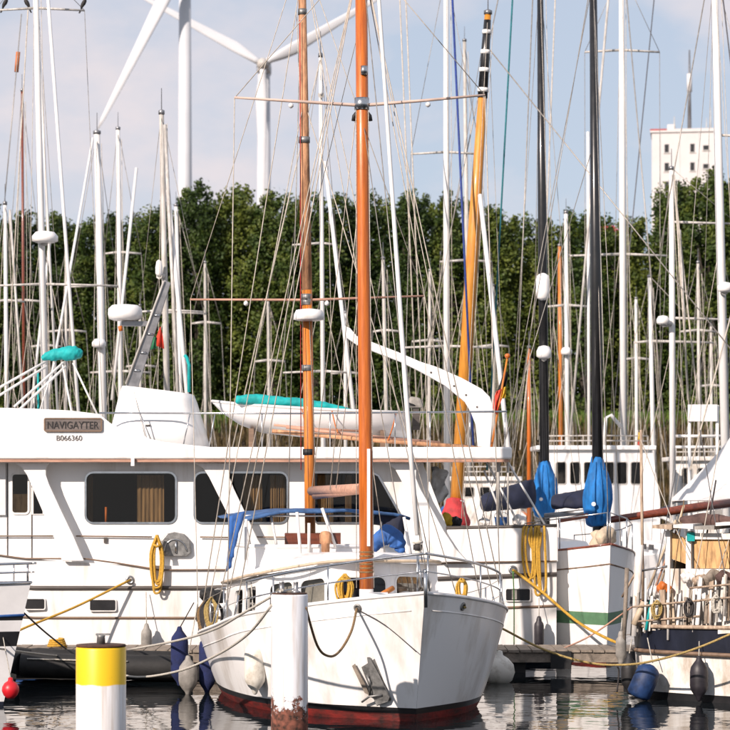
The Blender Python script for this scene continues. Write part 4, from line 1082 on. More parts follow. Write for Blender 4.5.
# ---- main mast
MY = 32.7
mm_ = MB().tube([W(366.4, 590, MY), W(365.5, 450, MY), W(363, 200, MY), W(360.8, -60, MY)], [.092, .092, .086, .08], 20).build('main_mast', 'varnish', sb)
MB().tube([W(366.5, 612, MY), W(366.4, 589, MY)], .096, 20).build('mast_heel', 'alu_white', mm_)
MB().box((WX(367.0, MY), MY - .108, WZ(546, MY)), (WX(370.2, MY), MY - .07, WZ(449, MY))).build('sail_track', 'alu_white', mm_)
for y0, y1, r in ((98, 110, .1), (66, 75, .05)):
    xx = 361.8 if y0 > 80 else 364
    MB().tube([W(xx, y1, MY - (.06 if r < .08 else 0)), W(xx, y0, MY - (.06 if r < .08 else 0))], r, 14).build('mast_fitting', 'steel', mm_)
for dx in (-8, 8):
    MB().tube([W(362 + dx * .6, 112, MY), W(362 + dx, 116, MY), W(362 + dx * 1.1, 121, MY)], .025, 6).build('block', 'black_rubber', mm_)
for ys in (552, 556, 560, 564, 568, 572):
    MB().lathe(W(366.3, ys, MY), [(.094, -.012), (.1, 0), (.094, .012)], 16).build('lashing', 'rope_brown', mm_)
MB().tube([W(234.5, 97.5, MY), W(290, 101, MY), W(362, 105.5, MY), W(430, 100, MY), W(485, 95, MY)], [.016, .02, .024, .02, .016], 10).build('crosstree', 'pale_spar', sb)
for px, py in ((291, 104.5), (428, 103.5)):
    MB().lathe(W(px, py, MY - .03), [(.01, -.05), (.035, -.03), (.035, 0), (.01, .02)], 10).build('deck_light', 'alu_white', sb)
# ---- boom
MB().tube([W(362, 489, MY + .1), FB(5.8, -.02, WZ(491, 35.6))], [.075, .07], 12).build('boom', 'pink_wood', sb)
MB().tube([W(361, 492, MY + .1), FB(5.6, -.02, WZ(496, 35.3))], [.03, .05], 8).build('furled_sail', 'pink_wood', sb)
# ---- mizzen mast
ZY = 35.8
mz = MB().tube([W(310.5, 560, ZY), W(309.5, 470, ZY), W(307, 290, ZY)], [.078, .078, .076], 16).build('mizzen_mast', 'varnish_light', sb)
MB().tube([W(307, 290.2, ZY), W(304.5, 140, ZY), W(301.5, -50, ZY)], [.076, .068, .055], 16).build('mizzen_topmast', 'weathered', mz)
for py in (12, 140, 297, 302, 368, 452):
    px = 301.5 + (310 - 301.5) * (py + 50) / 600
    MB().tube([W(px, py + 3, ZY), W(px, py - 3, ZY)], .085 if py > 100 else .066, 14).build('mast_band', 'galv' if py != 452 else 'black_rubber', mz)
c = W(309, 321, ZY - .12)
MB().lathe(c, [(.14, 0), (.23, .02), (.22, .10), (.19, .16), (.05, .18)], 24).build('radar_dome', 'gelcoat', mz)
MB().tube([W(190, 299.5, ZY), W(307, 300, ZY), W(424, 296, ZY)], [.015, .02, .015], 8).build('crosstree', 'pink_wood', sb)
for px in (246, 327):
    MB().lathe(W(px, 302.5, ZY), [(.01, -.05), (.035, -.03), (.035, 0), (.01, .03)], 10).build('deck_light', 'alu_white', sb)
# ---- furled headsail on the forestay
fa = FB(.12, 0, 1.70)
MB().tube([W(417.3, 535, 30.25), W(406, 395, 30.6), W(379, 0, 31.5), W(375, -60, 31.6)], [.030, .030, .024, .02], 10).build('furled_headsail', 'alu_white', sb)
MB().tube([fa, W(417.8, 558, 30.25)], .012, 6).build('tack_link', 'steel', sb)
fd = MB().lathe(W(417.6, 556, 30.25), [(.03, 0), (.07, .01), (.07, .04), (.035, .05), (.035, .15), (.07, .16), (.07, .19), (.03, .2)], 14).build('furling_drum', 'fender_white', sb)
MB().lathe(W(417.6, 550, 30.25), [(.055, 0), (.055, .07)], 12).build('furling_line', 'rope_dark', fd)
# ---- standing rigging
top = W(361, -50, MY)
def sh(a, b, r=.007, m='wire_tan', nm='shroud', sag=0): return line(nm, a, b, r, m, sb, sag)
for s, r in ((2.5, .008), (3.0, .007), (3.6, .007)):
    for sd_ in (-1, 1):
        b = fh_.S(s, sd_, fh_.zs(s) + .02); sh(top, b, r)
        sh(b, b.lerp(top, .03), .014, 'steel', 'turnbuckle')
for sd_, ex in ((-1, (234.5, 98)), (1, (485, 95.5))):
    sh(W(*ex, MY), fh_.S(2.8, sd_, fh_.zs(2.8) + .02), .007)
    sh(W(*ex, MY), W(362, -50, MY), .006)
for s in (4.4, 5.2, 6.0):
    for sd_ in (-1, 1):
        b = fh_.S(s, sd_, fh_.zs(s) + .02); sh(W(304, 100 if s < 5 else -40, ZY), b, .007)
        sh(b, b.lerp(W(304, 100, ZY), .04), .013, 'steel', 'turnbuckle')
for ex, sd_ in (((190.5, 299.5), -1), ((424, 296), 1)):
    sh(W(*ex, ZY), fh_.S(5.6, sd_, fh_.zs(5.6)), .006); sh(W(*ex, ZY), W(302, -50, ZY), .006)
sh(top, fa + Vector((0, 0, .3)), .007, 'wire', 'forestay')
sh(W(362, 112, MY), FB(.5, .2, 1.6), .006, 'wire', 'inner_forestay')
sh(W(302, -40, ZY), FB(7.6, 0, .8), .007, 'wire', 'backstay')
sh(W(361, 20, MY), W(306, 250, ZY), .005, 'wire', 'triatic_stay'); 
for a, b in (((356, 115), (312, 488)), ((367, 118), (330, 490)), ((358, 300), (336, 488)), ((366, 420), (386, 560))):
    sh(W(*a, MY), W(*b, MY + .8), .006, 'wire_tan', 'halyard')
for px in (356.5, 374.0):
    sh(W(362 + (px - 365) * .7, 110, MY - .05), W(px, 588, MY - .05), .005, 'rope_white', 'halyard')
sh(W(296.5, 12, ZY), W(315, 455, ZY - .1), .006, 'rope_white', 'halyard')
sh(W(300, 20, ZY - .1), W(301, 470, ZY - .1), .007, 'red_canvas', 'halyard')
# ---- pulpit, stanchions, lifelines
def rp(s, sd_, dz): q_ = fh_.S(s, sd_, fh_.zs(s), -.07); return q_ + Vector((0, 0, dz))
pul = smooth_path([rp(2.3, -1, .44), rp(1.5, -1, .46), rp(.7, -1, .48), rp(.1, -1, .5) + Vector((0, -.05, 0)), rp(.1, 1, .5) + Vector((0.03, -.05, 0)), rp(.7, 1, .48), rp(1.5, 1, .46), rp(2.3, 1, .44)], 5)
MB().tube(pul, .017, 8).build('pulpit', 'steel', sb)
pul2 = [q_ - Vector((0, 0, .22)) for q_ in pul]
MB().tube(pul2, .010, 6).build('pulpit_rail', 'steel', sb)
for s in (.1, .9, 1.7, 2.3, 3.3, 4.3, 5.3, 6.2, 7.0):
    for sd_ in (-1, 1):
        MB().tube([rp(s, sd_, -.08), rp(s, sd_, .5 if s < .5 else .46)], .012, 6).build('stanchion', 'steel', sb)
for dz in (.44, .22):
    for sd_ in (-1, 1):
        MB().tube([rp(s, sd_, dz + .01) for s in (2.3, 3.3, 4.3, 5.3, 6.2, 7.0, 7.5)], .005, 4).build('lifeline', 'wire', sb)
MB().tube(smooth_path([rp(6.2, -1, .62), rp(7.0, -1, .64), rp(7.6, -1, .66), rp(7.6, 1, .66), rp(7.0, 1, .64), rp(6.2, 1, .62)], 4), .015, 8).build('stern_rail', 'steel', sb)
# foredeck fittings
MB().lathe(FB(1.2, .1, 1.36), [(.09, 0), (.10, .08), (.07, .12), (.09, .18), (.09, .22), (.03, .24)], 16).build('windlass', 'galv', sb)
MB().tube([W(376, 598, 31.4), W(393, 588, 31.6)], .035, 8).build('foredeck_board', 'varnish_light', sb)
MB().box(tuple(FB(.9, -.35, 1.4) - Vector((.12, .12, 0))), tuple(FB(.9, -.35, 1.4) + Vector((.12, .12, .2)))).build('deck_vent', 'gelcoat_b', sb)
# stern clutter of the sailing boat
tag(canvas_roll([rp(7.5, -1, .5), rp(6.9, -1, .56), rp(6.2, -1, .58), rp(5.5, -1, .56)], [.06, .11, .09, .06], wob=.3, seed=6).build('tarpaulin_roll', 'float_dark'), 'dark grey tarpaulin rolled along the stern rail of the sailing boat', 'tarpaulin')
bx_ = rp(5.6, -1, .0); tag(MB().box((bx_.x - .1, bx_.y - .08, bx_.z + .17), (bx_.x + .1, bx_.y + .08, bx_.z + .38)).build('black_box', 'black_rubber', bevel=.02), 'small black box hung on the stern lifelines of the sailing boat', 'box')
for i, (s, m) in enumerate(((7.2, 'rope_dark'), (6.75, 'rope_dark'), (5.15, 'rope_brown'), (4.7, 'rope_dark'), (4.2, 'rope_ochre'))):
    mb = MB(); c0 = rp(s, -1, .45)
    for k_ in range(4):
        w_ = .05 + .014 * k_
        mb.tube(smooth_path([c0 + Vector((0, -.03 - .01 * k_, 0)), c0 + Vector((-w_, -.05, -.16)), c0 + Vector((-w_ * .6, -.05, -.34 - .02 * k_)), c0 + Vector((w_ * .6, -.05, -.35 - .02 * k_)), c0 + Vector((w_, -.05, -.16)), c0 + Vector((0, -.03, 0))], 4), .012, 5)
    tag(mb.build('hanging_rope', m), ['dark coiled rope hanging furthest aft on the sailing boat rail', 'dark coiled rope hanging second from the stern on the rail', 'brown coiled rope hanging beside the black box', 'dark coiled rope hanging just left of the ochre one', 'ochre coiled rope hanging behind the white pile on the rail'][i], 'rope', 'rope coils on the stern rail')
# yellow rope bundles on the foredeck
def rope_bundle(c, w, h, n, m, label, r=.014, Yd=.05, seed=0, group='yellow rope bundles'):
    rnd_ = random.Random(seed); mb = MB(); c = Vector(c)
    for k_ in range(n):
        ww = w * rnd_.uniform(.55, 1.05); hh = h * rnd_.uniform(.8, 1.05); ox = rnd_.uniform(-.25, .25) * w; oy = rnd_.uniform(-Yd, Yd)
        mb.tube(smooth_path([c + Vector((ox * .3, oy, 0)), c + Vector((ox - ww, oy, -hh * .4)), c + Vector((ox - ww * .7, oy, -hh * .92)), c + Vector((ox, oy - .01, -hh)), c + Vector((ox + ww * .7, oy, -hh * .9)), c + Vector((ox + ww, oy, -hh * .4)), c + Vector((ox * .3, oy, 0))], 4), r, 6)
    mb.tube([c + Vector((-w * .6, -Yd - .02, -h * .16)), c + Vector((0, -Yd - .04, -h * .2)), c + Vector((w * .6, -Yd - .02, -h * .18))], r * 1.2, 6)
    return tag(mb.build('rope_coil', m), label, 'rope', group)
rope_bundle(W(345, 574, 31.85), .10, .36, 11, 'rope_yellow', 'yellow rope bundle on the foredeck just left of the orange mast', seed=1)
rope_bundle(W(462, 577, 32.2), .06, .30, 8, 'rope_yellow', 'small yellow rope bundle hanging on the right bow rail', seed=2)
rope_bundle(W(157, 535, 40.28), .10, .95, 7, 'rope_yellow', 'yellow rope coil hanging on the yacht side below the big window', r=.018, seed=3, Yd=.03)
mb = MB()
for i, (a, b, lo__) in enumerate(((523, 533, 579), (526, 537, 577), (530, 541, 552), (535, 540, 594), (538, 546, 592))):
    mb.tube(smooth_path([W(a + 2, 525.5, 40.42), W(a, 532, 40.32), W(a - .5, (lo__ + 530) / 2, 40.33), W((a + b) / 2 - 2, lo__ - 2, 40.33), W((a + b) / 2 + 3, lo__ - 1, 40.33), W(b, lo__ - 18, 40.33), W(b - 1.5, 533, 40.33), W(b - 2, 525.5, 40.42)], 5), .022, 6)
tag(mb.build('rope_coil', 'rope_yellow'), 'large yellow rope loops hanging over the yacht stern bulwark', 'rope', 'yellow rope bundles')

# ------------------------------------------------------------------ fenders
def fender(name, c, r, ln, m, label, tie, group, tilt=0.0, cat='fender', blunt=False):
    c = Vector(c); t = thing(name, label, cat, tuple(c), group)
    ax = Vector((math.sin(tilt), 0, math.cos(tilt)))
    if blunt: pr = [(.02, 0), (r * .8, .02), (r, r * .35), (r, ln * .55), (r * .97, ln - r * .5), (r * .6, ln - .03), (.03, ln)]
    else: pr = [(.012, -.06), (.03, -.045), (.045, 0), (r * .62, r * .32), (r * .93, r * .8), (r, r * 1.25), (r, ln * .5), (r, ln - r * 1.3), (r * .9, ln - r * .75), (r * .55, ln - r * .25), (.045, ln), (.03, ln + .05), (.012, ln + .06)]
    MB().lathe(c, pr, 20, axis=ax).build('body', m, t)
    tp = c + ax * (ln + .03)
    line('lanyard', tp, Vector(tie), .008, 'rope_white' if m != 'fender_navy' else 'rope_dark', t)
    return t
G = 'fenders along the hulls'
for px, yt, yb, r, m, lab, in ((255, 637, 690, .14, 'fender_white', 'white fender hanging beside the white pile'),
                               (207, 633, 690, .115, 'fender_navy', 'navy fabric fender hanging nearest the white fender'),
                               (188, 656, 692, .135, 'fender_grey', 'dirty grey-white fender between two navy ones'),
                               (179.5, 627, 682, .125, 'fender_navy', 'navy fabric fender hanging at the stern of the sailing boat')):
    p, n, s = hull_at(fh_, -1, px + (14 if px < 200 else 0), (yt + yb) / 2)
    nn = Vector((n.x, n.y, 0)).normalized()
    Yc = (p + nn * (r + .03)).y - {188: .22, 207: .12}.get(px, 0)
    c = W(px, yb, Yc); ln = (yb - yt) * Yc / F - .05
    q_ = rp(min(s, 7.3), -1, .44)
    fender('fender', c, r, ln, m, lab, (c.x + (q_.x - c.x) * .6, q_.y + .02, max(q_.z, c.z + ln + .15)), G)
c = W(539, 648, 40.27); fender('fender', (c.x, c.y, c.z), .082, .47, 'fender_black', 'slim black fender hanging at the yacht stern', W(539, 598, 40.38), G)
c = W(146.5, 651, 40.26); fender('fender', (c.x, c.y, c.z), .09, .40, 'fender_grey', 'grey-beige fender on the yacht side above the dock', W(146, 592, 40.36), G)
# big pale round buoy behind the bow
bu = thing('buoy_fender', 'big dirty white round buoy floating behind the sailing boat bow', 'buoy', (WX(499, 36.6), 36.6, 0))
cz = W(499, 671, 36.6)
MB().lathe((cz.x, 36.6, cz.z - .24), [(.01, 0), (.11, .03), (.2, .1), (.24, .22), (.22, .34), (.14, .43), (.06, .48), (.05, .54), (.02, .55)], 24).build('body', 'fender_white', bu)
line('lanyard', (cz.x, 36.6, cz.z + .3), fh_.S(5.2, 1, fh_.zs(5.2)), .008, 'rope_white', bu)

# ------------------------------------------------------------------ mooring ropes
GR = 'mooring ropes'
def rope(pts, r, m, label, n=6):
    return tag(MB().tube(smooth_path(pts, n), r, 7).build('mooring_rope', m), label, 'rope', GR)
wpl = WP + Vector((-.08, -.10, .05))
rope([wpl, W(240, 615, 29.5), W(215, 629, 31), W(180, 640, 33.5), W(128, 650, 38.5)], .017, 'rope_white', 'upper pale rope from the white pile to the dock')
rope([WP + Vector((-.2, -.09, -.12)), W(248, 634, 29.3), W(215, 656, 30.8), W(175, 672, 33), W(130, 676.5, 35.5), W(95, 662, 38.4)], .017, 'rope_white', 'lower sagging pale rope from the white pile toward the yellow-topped pile')
rope([HP['l'], W(351, 632, 29.9), W(339, 652, 29.6), W(328, 656, 29.2), W(317, 645, 28.9), WP + Vector((.19, -.1, -.15))], .016, 'rope_brown', 'brown rope drooping from the bow to the white pile')
rope([HP['l'] + Vector((.01, -.01, -.01)), W(385, 625, 30.2), W(416.5, 652, 29.93)], .006, 'rope_dark', 'thin dark line running down the bow to the stem', 3)
rope([HP['r'], W(480, 617, 33.0), W(505, 630, 33.5), W(545, 650, 33.6), W(590, 663, 33.4), W(630, 664.5, 33.2), W(665, 658, 32.6), W(700, 647, 32.2), W(735, 632, 32.0)], .016, 'rope_ochre', 'long ochre rope sagging from the bow to the cluttered boat')
rope([W(130, 580, 40.33), W(75, 607, 39.8), W(22, 629, 39.2), W(5, 640, 38.9)], .02, 'rope_yellow', 'yellow rope slanting down left from the yacht hawse pipe')
rope([W(513, 570, 40.33), W(540, 590, 40.0), W(575, 620, 39.6), W(600, 635, 39.2), W(622, 645, 38.9)], .024, 'rope_yellow', 'thick yellow rope from the yacht stern down to the dock on the right')
rope([W(513, 571, 40.3), W(514, 600, 40.25), W(514, 645, 40.0)], .010, 'rope_green', 'thin green line hanging straight down at the yacht stern')
rope([W(560, 650, 39.0), W(590, 636, 39.3), W(625, 612, 39.0), W(645, 598, 38.0)], .014, 'pink_wood', 'thin pinkish rope rising from the dock to the right')
rope([W(24, 613, 32.9), W(45, 632, 35), W(70, 652, 38.5)], .013, 'rope_dark', 'black rope from the left boat bow down to the dock')
rope([W(-5, 648, 32), W(40, 654, 35), W(72, 657, 38.5)], .014, 'rope_white', 'pale rope from the left edge along to the dock')
rope([W(617, 666, 33.2), W(619, 672, 33.25), W(617, 692, 33.3)], .012, 'rope_dark', 'short dark rope end hanging into the water below the ochre rope')

# ================================================================== boats behind
def bg_boat(label, top, base_px, Y, wpx, mast_m, spreaders=(), stays=(), hull_m='gelcoat_b', beam=1.2, L=8.6, zd=1.15, dome=None, taper=.75, wires=True, bow_out=True, mast_name='mast', base_py=None, stripe=None, mast_s=.42, name='moored_sailboat'):
    x = WX(base_px, Y)
    t = thing(name, label, 'sailing boat', (x, Y, 0), 'sailing boats moored behind the yacht')
    h = Hull(x, Y - L * mast_s, (0, 1), [(0, .001, .001, zd + .25), (L * .12, beam * .5, beam * .32, zd + .17), (L * .3, beam * .9, beam * .72, zd + .05), (L * .55, beam, beam * .85, zd - .05), (L * .8, beam * .88, beam * .68, zd - .05), (L, beam * .65, beam * .35, zd)], rake=.6, depth=.5)
    mb = MB(); h.side(mb, .12, lambda s: h.zs(s), ns=18, nz=4); h.transom(mb, .12, zd); mb.build('hull', hull_m, t)
    mb = MB(); h.side(mb, -.4, .12, ns=14, nz=2); h.transom(mb, -.4, .12, 2); mb.build('bottom_paint', 'navy_paint', t)
    mb = MB(); h.deck(mb, -.02, 14); mb.build('deck', 'gelcoat_b', t)
    if stripe:
        for sd_ in (-1, 1): h.rail(sd_, -.12, .03, stripe, 'rub_rail', t, n=18)
    # coach roof
    a, b = L * .28, L * .62; w0, w1, z1 = beam * .42, beam * .6, zd + .42
    lo2 = [h.P(a - .3, -w0 * .7, zd), h.P(a - .3, w0 * .7, zd), h.P(b, w1, zd - .05), h.P(b, -w1, zd - .05)]
    hi2 = [h.P(a + .3, -w0 * .6, z1 - .08), h.P(a + .3, w0 * .6, z1 - .08), h.P(b - .1, w1 * .85, z1), h.P(b - .1, -w1 * .85, z1)]
    cbn = MB().hexa(lo2, hi2).build('cabin', 'gelcoat', t, bevel=.05)
    for sd_ in (-1, 1):
        for k_ in (.25, .6):
            c_ = h.P(a + (b - a) * k_, sd_ * (w0 + (w1 - w0) * k_) * .99, zd + .2); d_ = h.P(a + (b - a) * (k_ + .2), sd_ * (w0 + (w1 - w0) * (k_ + .2)) * .99, zd + .2)
            MB().hexa([c_, d_, d_ + Vector((sd_ * .03, 0, 0)), c_ + Vector((sd_ * .03, 0, 0))], [c_ + Vector((0, 0, .14)), d_ + Vector((0, 0, .14)), d_ + Vector((sd_ * .02, 0, .14)), c_ + Vector((sd_ * .02, 0, .14))]).build('window', 'black_paint', cbn)
    r0 = wpx * Y / F / 2
    tp = W(top[0], top[1], Y); bs = Vector((x, Y, zd + .2))
    ms = MB().tube([bs, bs.lerp(tp, .6), tp], [r0, r0 * .95, r0 * taper], 12).build(mast_name, mast_m, t)
    MB().lathe(tp, [(r0 * taper * 1.3, -.05), (r0 * taper * 1.3, .03), (.012, .06), (.008, .5)], 8).build('masthead', 'alu_grey', ms)
    MB().tube([bs + Vector((0, .1, .75)), bs + Vector((0, L * .36, .85))], [.06, .05], 8).build('boom', mast_m if mast_m != 'carbon' else 'alu_grey', t)
    canvas_roll([bs + Vector((0, .15, .95)), bs + Vector((0, 1.2, 1.0)), bs + Vector((0, L * .35, .95))], [.15, .14, .08], wob=.1, seed=int(base_px)).build('sail_cover', random.choice(['white_canvas', 'navy_canvas', 'fender_grey', 'mid_blue']), t)
    def on(py):
        f = (WZ(py, Y) - bs.z) / (tp.z - bs.z); return bs.lerp(tp, f)
    wr = 'wire'
    ends = []
    for sp in spreaders:
        py, xa, xb = sp[0], sp[1], sp[2]
        c_ = on(py)
        for pxs in (xa, xb):
            if pxs is None: continue
            e_ = W(pxs, py + 1.5, Y); e_.y = Y + .1
            MB().tube([c_, e_], [.028 * Y / 50, .02 * Y / 50], 6).build('spreader', 'alu_old' if mast_m != 'carbon' else 'carbon', t); ends.append(e_)
    if wires:
        rw = .0048 * Y / 40
        for sd_ in (-1, 1):
            ch = h.S(L * (mast_s + .03), sd_, zd); ee = [e_ for e_ in ends if (e_.x - x) * sd_ > 0]
            line('shroud', tp, ee[0] if ee else ch, rw, wr, t)
            if ee: line('shroud', ee[0], ch, rw, wr, t)
            line('lower_shroud', on(HY - (zd + (tp.z - zd) * .55 - H0) * F / Y), h.S(L * (mast_s + .08), sd_, zd), rw, 'wire_tan', t)
        line('forestay', tp, h.P(.1, 0, zd + .25), rw, 'wire_tan', t)
        line('backstay', tp, h.P(L - .1, 0, zd), rw, wr, t)
        line('halyard', on(top[1] + 12) + Vector((.12, -.1, 0)), bs + Vector((.12 + .3 * random.random(), -.25, .1)), rw, 'wire_tan', t)
    for stp in stays:      # ((px,py) top, (px,py) bottom, px width, material, dy)
        a_, b_, w_, m_ = stp[:4]; dy = stp[4] if len(stp) > 4 else -2.0
        MB().tube([W(*a_, Y + dy * .1), W(*b_, Y + dy)], w_ * Y / F / 2, 8).build('furled_sail' if w_ > 2.2 else 'stay', m_, t)
    for dm in ([dome] if dome and not isinstance(dome, list) else dome or []):
        px, py, wd, hd = dm[:4]; c_ = W(px, py + hd / 2, Y - .25); u_ = Y / F
        MB().lathe(c_, [(wd * .30 * u_, 0), (wd * .5 * u_, hd * .15 * u_), (wd * .5 * u_, hd * .55 * u_), (wd * .36 * u_, hd * .9 * u_), (.02, hd * u_)], 20).build('radar_dome', 'gelcoat', ms)
        MB().tube([on(py + hd / 2), c_], [.05, .07], 6).build('dome_bracket', 'alu_old', ms)
    return t, h, bs, tp, on

AW, AO = 'alu_white', 'alu_old'
# left group
bg_boat('sailboat with the tall white mast at far left carrying a blue-rimmed radar dome', (35, -40), 49, 51, 7.2, AW, [(8, -6, 84), (284, -10, 118)], [((46, -30), (79, 420), 3.4, AW, -3), ((38, 30), (58, 420), 2.6, AW, 1), ((28, 10), (5, 420), 1.2, 'wire_tan', -1)], dome=(45, 237, 26, 12), beam=1.25)
bg_boat('sailboat with the thick short white mast left of the slanted turbine blade tip', (97, 132), 106, 63, 8.0, AW, [(285, 70, 118)], [((93, 138), (44, 420), 2.6, AW, -2.5)], dome=(99, 343, 14, 9), hull_m='navy_paint')
bg_boat('sailboat with thin white mast and small crosstree between two thicker masts at left', (118, 128), 122, 77, 5, AW, [(252, 104, 141), (371, 90, 150)], [((136.5, 168), (112, 400), 3.0, AW, -2)])
bg_boat('sailboat with weathered pale mast and lamp box behind the radar arch', (161.5, 112), 170, 51, 6.4, AO, [(310, 139, 203)], [((165, 125), (178, 395), 3.6, AO, -2), ((168, 190), (187, 395), 4.2, AW, -2.5)], dome=(159, 268, 7, 16), beam=1.15)
bg_boat('sailboat with a thin dark brown mast at far left under an orange pennant', (22, 90), 25, 77, 3.2, 'mahogany', [(300, 5, 45)], [((18.2, 52), (16.4, 72), 4.2, 'orange', -.02), ((21.5, 14), (2, 230), 1.0, 'wire', -1)])
bg_boat('sailboat with short white mast at the left picture edge', (5, 203), 8, 63, 4.5, AW, [(300, -8, 24)], [((10, 210), (24, 420), 2.4, AO, -2)])
bg_boat('sailboat with slim white mast just right of the radar arch', (176, 205), 184, 90, 4.4, AW, [(312, 150, 206)], [])
bg_boat('sailboat with a low greyish mast left of the bimini struts', (66, 250), 66, 90, 3.4, AO, [(330, 48, 86)], [((50, 240), (30, 420), 2.6, AW, -2)])
# middle group
bg_boat('sailboat with thin white mast rising between the two wooden masts', (320.5, 55), 324, 51, 4.6, AW, [(243, 292, 337), (371, 283, 350)], [((325, 162), (354, 415), 4.0, AW, -2.5), ((320, 60), (232, 450), 1.2, 'wire_tan', -2)], dome=(321, 88, 4, 14), beam=1.25)
bg_boat('sailboat with a short pale mast right of the tall orange mast', (383, 258), 389, 77, 4.2, AO, [(330, 373, 403)], [])
bg_boat('sailboat with tall white mast between the orange mast and the leaning one', (446, -30), 447, 63, 6.4, AW, [(152, 411, 481), (346, 402, 494)], [((399, -20), (418, 440), 1.3, 'wire_tan', -3), ((405, -20), (424, 440), 1.3, 'wire_tan', -3), ((500, -10), (408, 440), 1.2, 'wire', 2)], hull_m='gelcoat_b')
bg_boat('sailboat with slim grey-white mast behind the leaning wooden mast', (464.5, 40), 470, 90, 4.4, AO, [(260, 440, 492)], [])
t, h, bs, tp, on = bg_boat('sailboat with thick orange wooden mast leaning to the right at its top', (488, 12), 452.5, 51, 13, 'varnish_gold', [], [((452, -10), (474, 460), 2.2, 'wire_blue', -1), ((480, 195), (509, 455), 4.6, AW, -3), ((490, 50), (845, 491), 1.2, 'wire', -1), ((513, -10), (487, 470), 1.8, 'wire_teal', 1)], taper=.5, beam=1.25, base_py=505, hull_m='navy_paint')
MB().tube([on(98), on(55), on(20)], [.105, .095, .075], 12).build('mast_head_sleeve', 'carbon', t)
for py in (90, 70, 52, 32):
    MB().tube([on(py + 2), on(py - 2)], .12 - (95 - py) * .0004, 12).build('mast_band', 'gelcoat', t)
MB().lathe(on(528), [(.36, 0), (.33, .2), (.22, .45), (.19, .62), (.16, .63)], 14).build('mast_boot', 'red_canvas', t)
MB().tube([on(507), on(500)], .175, 12).build('mast_collar', AW, t)
# right group
def mast_cover(t, bs, on, Y, y0, y1, w0, w1, px, m='blue_canvas', seed=1):
    """canvas sail cover laced round mast foot"""
    rnd_ = random.Random(seed); rings = []
    prof_ = [(0, .32), (.08, .40), (.2, .62), (.4, .92), (.62, 1.0), (.82, .86), (.94, .78), (1, .7)]
    for f, k_ in prof_:
        py = y0 + (y1 - y0) * f; c_ = on(py); w_ = w1 / 2 * Y / F * k_
        rings.append([c_ + Vector((math.cos(a) * w_ * (1 + .1 * math.sin(3 * a + f * 6)), math.sin(a) * w_ * 1.25 + (.12 if math.sin(a) > 0 else 0), rnd_.uniform(-.02, .02))) for a in [2 * math.pi * i / 18 for i in range(18)]])
    cv = MB().loft(rings, True, True).build('mast_cover', m, t)
    e_ = on(y0 + (y1 - y0) * .68) + Vector((-.12, -w1 * .5 * Y / F * 1.25 - .04, 0))
    MB().lathe(e_, [(.04, 0), (.04, .012), (.038, .014)], 12, axis=(0, -1, 0)).build('emblem', 'gelcoat', cv)
    for k_ in (-.35, .15):
        e2 = [on(y0 + (y1 - y0) * f) + Vector((w1 * .5 * Y / F * k_ * kk, -w1 * .5 * Y / F * kk * 1.27, 0)) for f, kk in ((.1, .46), (.4, .94), (.62, 1.01), (.9, .81))]
        MB().tube(e2, .012, 5).build('seam', m, cv)
t, h, bs, tp, on = bg_boat('sailboat with the left black mast, white radar dome and blue mast cover', (540, -25), 545.5, 56, 9.6, 'carbon', [], [((533, -10), (515, 440), 1.2, 'wire', -2)], taper=.62, dome=(544, 352, 15, 13), mast_s=.42, beam=1.0)
mast_cover(t, bs, on, 56, 459, 518, 22, 27, 545, seed=2)
MB().lathe(on(301) + Vector((-.02, -.22, 0)), [(.05, 0), (.15, .06), (.16, .2), (.16, .46), (.14, .56), (.05, .62)], 14).build('radar_reflector', 'gelcoat', t)
dr = MB(); rows = []
for j in range(8):
    f = j / 7; a = W(535 - 56 * f, 474 + 20 * f, 55.6 - .8 * f); b = W(538 - 58 * f, 514 + 2 * f, 55.2 - .8 * f); m_ = a.lerp(b, .5) + Vector((0, -.35 + .1 * math.sin(j * 2), 0)); c_ = a.lerp(b, .5) + Vector((0, .35, 0))
    rows.append([a, a.lerp(m_, .5) + Vector((0, -.1, .08)), m_, b, c_])
dr.loft(rows, True, True).build('sail_cover', 'navy_canvas', t)
# boat with the green band, bow toward us
gb = thing('green_banded_sailboat', 'white sailboat with green waterline band, black mast and blue mast cover, bow toward us', 'sailing boat', (WX(605, 44.5), 44.5, 0), 'sailing boats moored behind the yacht')
AG = R(11)
gh = Hull(WX(610.5, 40.0), 40.0, (-math.sin(AG), math.cos(AG)), [(0, .001, .001, 2.0), (.5, .36, .22, 1.93), (1.4, .82, .58, 1.84), (2.6, 1.2, .95, 1.72), (4.2, 1.3, 1.05, 1.6), (6.2, 1.2, .95, 1.5), (8.2, .9, .6, 1.5)], rake=.25, power=.7)
mb = MB(); gh.side(mb, .87, lambda s: gh.zs(s), ns=26, nz=6); gh.transom(mb, .87, 1.5); mb.build('hull', 'gelcoat', gb)
mb = MB(); gh.side(mb, .66, .87, ns=26, nz=1); gh.transom(mb, .66, .87, 1); mb.build('green_band', 'green_paint', gb)
mb = MB(); gh.side(mb, .06, .66, ns=26, nz=3); gh.transom(mb, .06, .66, 2); mb.build('lower_hull', 'gelcoat_b', gb)
mb = MB(); gh.side(mb, -.5, .06, ns=20, nz=2); gh.transom(mb, -.5, .06, 2); mb.build('bottom_paint', 'antifoul', gb)
mb = MB(); gh.deck(mb, -.03, 16); mb.build('deck', 'gelcoat_b', gb)
